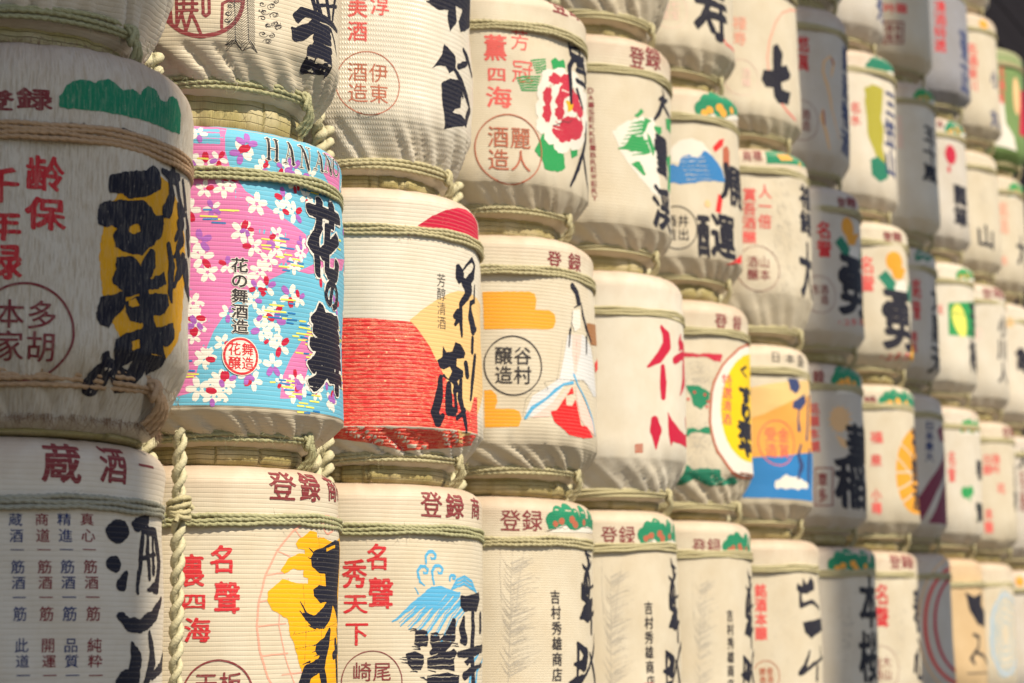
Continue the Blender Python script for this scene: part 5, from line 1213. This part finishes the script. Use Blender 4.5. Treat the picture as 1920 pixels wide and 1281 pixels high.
hh = zb+.02-.008-GROUND_Z-.012
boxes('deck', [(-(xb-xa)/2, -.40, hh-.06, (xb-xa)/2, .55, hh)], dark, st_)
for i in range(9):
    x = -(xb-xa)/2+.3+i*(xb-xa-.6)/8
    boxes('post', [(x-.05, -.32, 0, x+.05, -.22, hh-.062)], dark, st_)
# tall trees on the other side of the path; their trunks throw the soft upright bands of shade over the wall
bark = plain('tree_bark', (.12, .085, .06), .9, 3, .5, (5, 5, .8), .04)
leafm = plain('needle_leaves', (.05, .085, .03), .6, 4, .4)
def tree(px, wd, dist, seed, label):
    """px: place along the wall where the middle of the shade falls, at eye height"""
    rng = np.random.RandomState(seed)
    d = Vector((sun_dir.x, sun_dir.y, 0)).normalized(); x = px+d.x*dist; y = D_WALL-.3+d.y*dist
    r = bpy.data.objects.new('cedar_tree', None); COL.objects.link(r); r.location = (x, y, GROUND_Z); r['label'] = label; r['category'] = 'tree'; r['group'] = 'tall trees across the path'
    zz = np.linspace(0, 30, 30); P = np.stack([.05*np.sin(zz*.5+seed), .05*np.cos(zz*.4), zz], -1)
    v, q, u = tube(P, wd/2*(1.06-.014*zz), 14, lobe_amp=.06, lobes=5)
    parts = [(v, q, u)]
    mesh_obj('trunk', v, q, u, bark, r)
    L_ = []
    for i in range(26):
        z = rng.uniform(22, 29.5); a = rng.uniform(0, 6.28); l = rng.uniform(1.2, 2.4)*(1.3-(z-22)/8); t = np.linspace(0, 1, 8)
        L_.append(tube(np.stack([t*l*math.cos(a), t*l*math.sin(a), z-.35*t*l], -1), .05*(1.1-t), 5))
    v, q, u = join(L_); mesh_obj('branches', v, q, u, bark, r)
    n = 9000; z = rng.uniform(21.5, 30.5, n); rad = (1-(z-21.5)/9.6)*2.6*np.sqrt(rng.uniform(0.02, 1, n)); a = rng.uniform(0, 6.28, n)
    C = np.stack([rad*np.cos(a), rad*np.sin(a), z-.3*rad], -1); A = rng.normal(size=(n, 3)); A /= np.linalg.norm(A, axis=1)[:, None]; B = np.cross(A, rng.normal(size=(n, 3))); B /= np.linalg.norm(B, axis=1)[:, None]
    V = np.stack([C-A*.16, C+B*.05, C+A*.16, C-B*.05], 1).reshape(-1, 3); Q = np.arange(n*4).reshape(-1, 4)
    mesh_obj('crown', V, Q, None, leafm, r, smooth=False)
TREES = [(X_FIRST-.20, .64, 9.0, 1, 'nearest tall tree with a bare trunk, across the path from the barrels'),
         (X_FIRST+PITCH_X*7.0-.02, .58, 11.0, 2, 'slim tall tree across the path, halfway along the wall of barrels'),
         (X_FIRST+PITCH_X*9.0+.03, .62, 12.0, 3, 'farther tall tree across the path beyond the slim one')]
for t in TREES: tree(*t)

# ------------------------------------------------------------------ the barrels, row by row from the bottom one in view
S = simple
barrel(0, 0, 'grey-white ribbed barrel with columns of small maroon characters, bottom left corner', d_a0, 'dull', 'ribbed', rope='grey', hs=.05, ring=.115)
barrel(0, 1, 'cream barrel with a yellow cloud over an orange lattice oval and red characters, bottom row', d_a1, 'cream', 'ribbed', rope='green', ring=.112)
barrel(0, 2, 'cream barrel with a blue breaking wave and red characters, bottom row', d_a2, 'cream', 'ribbed', rope='green', ring=.112)
K1 = (620, 880, 3.194)
barrel(0, 3, 'nearest of three cream barrels with grey rice ears and a green pine badge', d_kuruma(*K1, (910, 1560), (385, 1281)), 'cream', 'fine', ring=.115)
barrel(0, 4, 'middle one of the three cream barrels with grey rice ears and a green pine badge', d_kuruma(1090, 920, 3.549, (70, 655), (385, 1330), True), 'cream', 'fine', ring=.11)
barrel(0, 5, 'farthest of three cream barrels with grey rice ears and a green pine badge', d_kuruma(1090, 920, 3.549, (668, 1140), (455, 1340), True), 'cream', 'fine', ring=.11)
barrel(0, 6, 'bottom row barrel with red characters and a black crown-like stroke, below the blue sea', x_a6, 'cream', 'fine', ring=.10)
barrel(0, 7, 'bottom row barrel with green pine badge and one tall black character, below the framed-seal barrel', S(big=[('本桜', 1612, 1075, 1642, 1281)], pin=(1553, 1028, 1640, 1075), grey=[(1590, 1180, 22, 90, 120, 3)], bw=.16), 'dull', 'ribbed', ring=.10)
barrel(0, 8, 'bottom row barrel with two red characters at its left edge, below the orange fan barrel', S(red=[('名聲', 1642, 1095, 1668, 1180)], reg=(1670, 1042, 1712, 1068), redc='red', sealc=('大山造酒', 1655, 1255, 40), big=[('春心', 1712, 1100, 1724, 1281)], bw=.13, grey=[(1690, 1180, 14, 90, 80, 4)]), 'cream', 'fine', ring=.10)
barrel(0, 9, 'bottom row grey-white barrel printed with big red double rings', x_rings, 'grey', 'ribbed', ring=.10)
barrel(0, 10, 'tan barrel with thick black strokes between two black lines, bottom right', x_tan, 'tan', 'fine', ring=.12)
barrel(0, 11, 'bottom row barrel with a pale blue swirling ring, right of the tan one', x_bluec, 'cream', 'fine', ring=.11)
barrel(0, 12, 'grey barrel at the bottom right edge of the picture with an orange spot', S(extra=lambda p: p.L('orange', 'orange_spot').ell(1916, 1090, 10)), 'grey', 'fine')

barrel(1, 0, 'rough grey barrel with green pines and black brushwork over a yellow disc, left edge', d_b0, 'dull', 'crinkled', rope='brown', strands=4, hb=.014, ht=.125, hs=.075, ring=.17, tp=.9, pleat=.012, fz=.088, fs=1.095)
barrel(1, 1, 'pink and turquoise barrel covered in cherry blossoms with Latin letters on its shoulder', d_b1, 'cream', 'ribbed', rope='green', hb=.042, ht=.052, ring=.108, pleat=.012, slant=4)
barrel(1, 2, 'barrel with a bright red lower half and a red dome on its shoulder', d_b2, 'bright', 'ribbed', hb=.044, ht=.070, ring=.11, pleat=.013, slant=6)
barrel(1, 3, 'barrel with golden clouds and a robed figure in a red skirt', d_b3, 'cream', 'ribbed', hb=.046, ht=.072, ring=.10, pleat=.013, slant=7)
barrel(1, 4, 'plain cream barrel with two large crimson characters', d_b4, 'bright', 'fine', hb=.030, ht=.11, ring=.125, pleat=.014, slant=8, hs=.055)
barrel(1, 5, 'barrel with a big yellow oval edged in white between green pine bands', d_b5, 'cream', 'ribbed', hb=.028, ht=.11, ring=.11, pleat=.014, slant=8, hs=.055)
barrel(1, 6, 'barrel painted with an orange dune over a blue sea', d_b6, 'cream', 'fine', hs=.05)
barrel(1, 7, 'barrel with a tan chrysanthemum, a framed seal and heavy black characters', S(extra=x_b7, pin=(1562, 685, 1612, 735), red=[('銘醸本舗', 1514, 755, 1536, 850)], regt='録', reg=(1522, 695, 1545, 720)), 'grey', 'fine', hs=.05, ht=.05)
barrel(1, 8, 'barrel with an orange fan, second row, left of the plum striped one', S(extra=x_fan, pin=(1652, 730, 1714, 768), red=[('福', 1634, 808, 1658, 832), ('泉', 1634, 850, 1656, 875), ('小樽', 1635, 915, 1655, 965)], reg=(1622, 742, 1648, 765), regt='録', big=[('福娘酒', 1710, 800, 1718, 960)], bw=.12), 'cream', 'fine')
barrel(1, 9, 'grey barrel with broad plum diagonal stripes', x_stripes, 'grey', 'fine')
barrel(1, 10, 'cream barrel with a small green clover and pine badge, right of the plum striped one', S(extra=x_clover, pin=(1798, 785, 1835, 812, 'gold', 'leaf'), red=[('名誉', 1775, 845, 1790, 905)], big=[('春 賀', 1828, 860, 1840, 980)], bw=.12), 'white', 'fine')
barrel(1, 11, 'cream barrel crowded with red characters near the lower right edge', S(red=[('白鹿', 1842, 850, 1858, 890), ('酒吟', 1858, 850, 1874, 890), ('本醸', 1846, 950, 1862, 1000), ('花', 1868, 905, 1884, 925)], reg=(1878, 800, 1902, 820), big=[('黒松', 1900, 870, 1908, 960)], bw=.12), 'cream', 'fine')
barrel(1, 12, 'grey barrel at the right edge of the picture, second row from the bottom', S(big=[('大', 1908, 840, 1918, 880)], red=[('名酒', 1912, 880, 1922, 960)], redc='maroon', bw=.08), 'grey', 'fine')

barrel(2, 0, 'underside of a shaded barrel in the top left corner with thick rope hanging over it', None, 'dull', 'ribbed', rope='green', hb=.046, ht=.12, pleat=.016, tp=.85)
barrel(2, 1, 'barrel with a maroon round seal and an ink drawn phoenix tail, top row at left', d_c1, 'cream', 'ribbed', rope='green', hb=.076, ht=.085, pleat=.013, slant=5, tp=.6)
barrel(2, 2, 'glossy cream barrel with zigzag weave, red circle seal and black brushwork', d_c2, 'bright', 'zigzag', rope='pale', hb=.042, ht=.115, pleat=.014, tp=.85, slant=5)
barrel(2, 3, 'barrel with a red peony among green leaves', d_c3, 'cream', 'fine', hb=.058, ht=.07, pleat=.010, ring=.10)
barrel(2, 4, 'barrel with a green mountain under snow', S(extra=x_c4, reg=(1176, 88, 1236, 128)), 'cream', 'ribbed', hb=.055, ht=.07, ring=.115, slant=5)
barrel(2, 5, 'barrel with a blue snow-capped peak and red and black brushwork', S(extra=x_c5, pin=(1310, 172, 1388, 225)), 'cream', 'fine', hb=.055, ht=.065, ring=.115)
barrel(2, 6, 'cream barrel with pale grey drawing, maroon seal and orange-green patch at its shoulder', S(extra=x_c6, red=[('人一倍', 1424, 345, 1448, 430), ('賞吾酒醸', 1394, 352, 1420, 458)], sealc=('山本酒醸', 1424, 504, 42), big=[('福緑', 1500, 345, 1520, 440), ('大', 1500, 450, 1520, 560)], bw=.13), 'cream', 'fine', hb=.03, ht=.13, hs=.05, ring=.085)
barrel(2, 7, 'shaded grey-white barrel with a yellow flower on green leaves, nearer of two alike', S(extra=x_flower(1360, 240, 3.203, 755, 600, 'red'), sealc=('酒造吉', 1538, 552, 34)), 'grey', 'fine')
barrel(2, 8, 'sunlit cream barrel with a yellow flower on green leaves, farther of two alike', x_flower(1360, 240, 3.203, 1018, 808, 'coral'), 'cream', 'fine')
barrel(2, 9, 'grey barrel with a dark green pine top, right of the sunlit flower barrel', S(pin=(1712, 465, 1756, 490, None, 'darkgreen'), red=[('銘誉', 1708, 520, 1724, 600), ('酒造', 1706, 620, 1718, 660)], redc='red', big=[('大黒天', 1745, 530, 1758, 700)], bw=.13), 'grey', 'fine')  # cream cloth, grey from tree shade put into its colour
barrel(2, 10, 'cream barrel with a square green panel holding a pale leaf', S(extra=x_leafbox, pin=(1792, 502, 1826, 525, 'gold', 'leaf'), red=[('名', 1758, 570, 1768, 590)], big=[('芳梅', 1818, 565, 1828, 700)], bw=.10), 'bright', 'fine')
barrel(2, 11, 'bright white barrel with thin black brush marks near the right edge', S(big=[('小川人', 1870, 590, 1888, 720)], red=[('清', 1828, 615, 1842, 640)], redc='blush', bw=.1, reg=(1840, 540, 1880, 560)), 'white', 'fine')
barrel(2, 12, 'grey barrel at the right edge of the picture, third row from the bottom', S(big=[('亀', 1905, 650, 1918, 700)], bw=.12, extra=lambda p: p.L('peach', 'tan_mark').ell(1895, 605, 10)), 'dull', 'fine')

barrel(3, 4, 'foot of a cream barrel at the top edge above the green mountain barrel', None, 'cream', 'ribbed', hb=.045, ht=.13, pleat=.014, slant=8)
barrel(3, 5, 'cream barrel at the top edge with big black brushwork, above the blue peak barrel', S(big=[('寿', 1302, -60, 1368, 72)], bw=.16, sealc=('七宝酒造', 1256, 20, 34, 'blush'), extra=lambda p: p.L('coral', 'red_stroke').st([(1348, 65), (1358, 85), (1374, 98)], 8)), 'cream', 'fine', ht=.07)
barrel(3, 6, 'cream barrel with a pink arc round a black cross-shaped character, top edge', S(extra=lambda p: p.Z(1380, 0, 3.66).L('salmon', 'pink_arc').st([(235, 480), (225, 400), (240, 280), (280, 160), (330, 90), (390, 70), (430, 80)], 8).L('coral', 'red_strokes').st([(330, 710), (370, 770), (415, 830)], 8).L('black', 'brushed_lettering', rough=1.5).poly([(265, 320), (295, 300), (330, 370), (325, 460), (355, 450), (380, 520), (375, 550), (325, 570), (335, 620), (385, 640), (375, 720), (310, 710), (275, 660), (270, 600), (215, 600), (185, 540), (200, 480), (265, 485)]), red=[('禄寿', 1376, 30, 1402, 86)], redc='salmon', sealc=('酒醸', 1392, 145, 34, 'blush')), 'cream', 'fine', ht=.06)
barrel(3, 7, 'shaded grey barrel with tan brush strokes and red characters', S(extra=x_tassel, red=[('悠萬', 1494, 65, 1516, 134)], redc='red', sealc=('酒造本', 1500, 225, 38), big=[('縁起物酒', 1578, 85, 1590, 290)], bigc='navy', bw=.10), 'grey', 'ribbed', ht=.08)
barrel(3, 8, 'barrel with an olive brown ear above green leaves', S(extra=x_olive, pin=(1622, 104, 1674, 138, None, 'darkgreen'), red=[('名水', 1592, 190, 1612, 236)], big=[('三笠山', 1660, 165, 1680, 330)], bigc='navy', bw=.11), 'dull', 'ribbed')
barrel(3, 9, 'cream barrel with a small green pine badge and dark characters, below the framed-seal barrel', S(pin=(1714, 165, 1756, 192, 'gold', 'leaf'), big=[('五十嵐', 1730, 232, 1760, 340)], red=[('名酒', 1682, 215, 1694, 280)], redc='blush', bw=.13), 'bright', 'fine')
barrel(3, 10, 'grey barrel with a red gourd shape and dark green pine badge', S(extra=x_cred, pin=(1775, 225, 1815, 255, 'gold'), big=[('瓢箪', 1790, 345, 1818, 425)], bw=.13, red=[('酒', 1758, 225, 1770, 240)], redc='maroon'), 'grey', 'fine')  # cream cloth, grey from tree shade put into its colour
barrel(3, 11, 'cream barrel with a single black character like a mountain, near the right edge', S(big=[('山', 1832, 418, 1872, 465)], bw=.14, grey=[(1845, 370, 12, 30, 50, 8)]), 'cream', 'fine')
barrel(3, 12, 'cream barrel at the right edge with a green badge and pale red characters, fourth row', S(pin=(1893, 342, 1925, 370, 'gold', 'leaf'), red=[('銘酒', 1876, 378, 1892, 440), ('造', 1876, 480, 1890, 498)], redc='salmon', big=[('大', 1908, 440, 1922, 500)], bw=.12), 'cream', 'fine')

barrel(4, 7, 'white barrel foot with a grey round seal at the top edge', S(sealc=('酒造', 1566, -4, 26, 'softblack')), 'grey', 'fine')
barrel(4, 8, 'pale barrel foot with a dark blue mark at its right, top edge', S(big=[('秀', 1642, -15, 1656, 42)], bigc='navy', bw=.1), 'grey', 'fine')
barrel(4, 9, 'cream barrel with a framed square seal under red characters, top edge', x_panel, 'cream', 'fine')
barrel(4, 10, 'slate grey barrel in deep shade with a column of dark red characters', S(red=[('清酒特選', 1752, 0, 1774, 98)], redc='red', big=[('菊正', 1800, 55, 1816, 175)], bigc='navy', bw=.11), 'slate', 'fine')  # slate tone is deep shade put into the cloth colour
barrel(4, 11, 'cream barrel with an orange mark on its shoulder and a column of pale red characters', S(red=[('名酒泉川', 1813, 80, 1834, 172)], redc='coral', extra=lambda p: p.L('orange', 'orange_mark', rough=1).ell(1846, 46, 8, asp=1.8), big=[('小 丸', 1858, 130, 1872, 240)], bigc='navy', bw=.09), 'cream', 'fine')
barrel(4, 12, 'green barrel with an orange oval at the right edge', x_cgreen, 'green', 'fine')
barrel(5, 10, 'foot of a shaded barrel above the slate grey one, top edge', None, 'dull', 'fine')
barrel(5, 11, 'foot of the highest shaded barrel near the top right corner', S(big=[('月', 1880, 0, 1895, 30)], bigc='navy', bw=.1), 'dull', 'fine')

prints = []
for b_, d_ in PENDING:
    p_ = Print(b_); d_(p_); prints.append(p_)
load_glyphs([op[1] for p_ in prints for l_ in p_.layers for op in l_.ops if op[0] == 'g'])
for p_ in prints: p_.build()

# ------------------------------------------------------------------ plaited ropes that tie neighbouring columns together
def lash(lod, z0, z1):
    key = ('lash', lod, round(z1, 1))
    if key in _share: return _share[key]
    n = int((z1-z0)/(.006 if lod == 0 else .02)); z = np.linspace(z0, z1, n); parts = []
    for k in range(2):
        a = z*2*math.pi/.066+k*math.pi
        P = np.stack([.0078*np.cos(a), .0078*np.sin(a), z], -1)
        sw = .0074*(1+.08*np.sin(z*40)+.05*np.sin(z*97+k))
        parts.append(tube(P, sw, 10 if lod == 0 else 6, twist=120, lobes=5, lobe_amp=.09))
    _share[key] = join(parts); return _share[key]
lm = rope_mat('pale_plaited_straw', (.54, .50, .34))
for c in range(12):
    lod = 0 if c < 4 else 1
    top = ztop(5, c)+.2 if c > 7 else ztop(3, c)+.5
    r = bpy.data.objects.new('plaited_rope', None); COL.objects.link(r)
    dy = -.085
    r.location = (X_FIRST+PITCH_X*(c+.5)+(-.02 if c == 0 else 0), D_WALL+dy, Z_TOP-PITCH_Z)
    nm = ['first', 'second', 'third', 'fourth', 'fifth', 'sixth', 'seventh', 'eighth', 'ninth', 'tenth', 'eleventh', 'twelfth'][c]
    r['label'] = f'thick twisted straw rope hanging in the {nm} gap between barrel columns, counted from the left'; r['category'] = 'rope'; r['group'] = 'twisted ropes between the barrel columns'
    shared('twisted_rope', ('lash', lod), lash(lod, 0, 3.2), lm, r, (0, 0, 0))
    if c == 0: shared('front_rope', ('lashfront', lod), lash(lod, 0, .74), lm, r, (-.005, -.105, 0))
    # bunched plaits hanging between the straw feet
    for rr_ in range(0, 4):
        z = ztop(rr_, c)-(Z_TOP-PITCH_Z)
        kk = ('plait', lod)
        if kk not in _share:
            ps = []
            for x_, y_, ph_ in ((-.021, -.010, 0), (.019, -.012, 1.5)):
                zz_ = np.linspace(-.035, .125, 46 if lod == 0 else 18)
                for k in range(2):
                    a = zz_*2*math.pi/.060+k*math.pi+ph_; ps.append(tube(np.stack([x_+.0095*np.cos(a), y_+.0095*np.sin(a), zz_], -1), .0105*(1+.22*np.sin(zz_*2*math.pi/.030+k)), 9 if lod == 0 else 5))
            _share[kk] = join(ps)
        shared('plait', kk, _share[kk], lm, r, (-.015, -.005, z), rotz=.3*rr_)
    # knots where the neck and foot ropes are made fast
    for rr_ in range(0, 4):
        z = ztop(rr_, c)-.097-(Z_TOP-PITCH_Z)
        kk = ('knot', 0)
        if kk not in _share:
            ps = []
            for q in range(4):
                t = np.linspace(0, 2*math.pi, 26); ps.append(tube(np.stack([.020*np.cos(t), .020*np.sin(t), .009*(q-1.5)+.006*np.sin(t+q)], -1), .0052, 7, twist=190, lobe_amp=.15))
            t = np.linspace(0, 1, 18); ps.append(tube(np.stack([.018-.04*t, -.02+.01*t, .02*np.sin(t*3)-.03*t], -1), .0052, 7))
            _share[kk] = join(ps)
        shared('knot', kk, _share[kk], rope_mat('pale_straw_rope', (.49, .44, .27)), r, (-.005 if c == 0 and rr_ == 0 else 0, -.105 if c == 0 and rr_ == 0 else 0, z), rotz=rr_*1.3)

# ------------------------------------------------------------------ frayed straw sticking out of the roughest barrel's rims
def fray(b, z, R_, n, ln, seed, up=1):
    rng = np.random.RandomState(seed); ps = []
    for i in range(n):
        a = rng.uniform(-2.3, .9); l = ln*rng.uniform(.3, 1)**2; t = np.linspace(0, 1, 5); da = rng.normal(0, .05); o = rng.uniform(0, .012)
        r = R_+o*t+rng.uniform(-.004, .002); aa = a+da*t*t
        ps.append(tube(np.stack([r*np.sin(aa), -r*np.cos(aa), z+rng.uniform(-.006, .004)+up*l*t*(1-.3*t)], -1), .0005*(1.3-t), 3, lobe_amp=0))
    v, q, u = join(ps); o = mesh_obj('frayed_fibres', v, q, u, rope_mat('frayed_brown_fibre', (.38, .24, .16)), b.root); o['kind'] = 'stuff'
for b_, d_ in PENDING:
    if (b_.row, b_.col) == (1, 0): fray(b_, b_.H-.004, .252, 420, .028, 1); fray(b_, b_.hb+.02, .250, 500, .04, 2, -1)
    elif b_.col <= 3 and b_.row <= 1: fray(b_, b_.H-.002, .250, 110, .010, b_.row*9+b_.col)
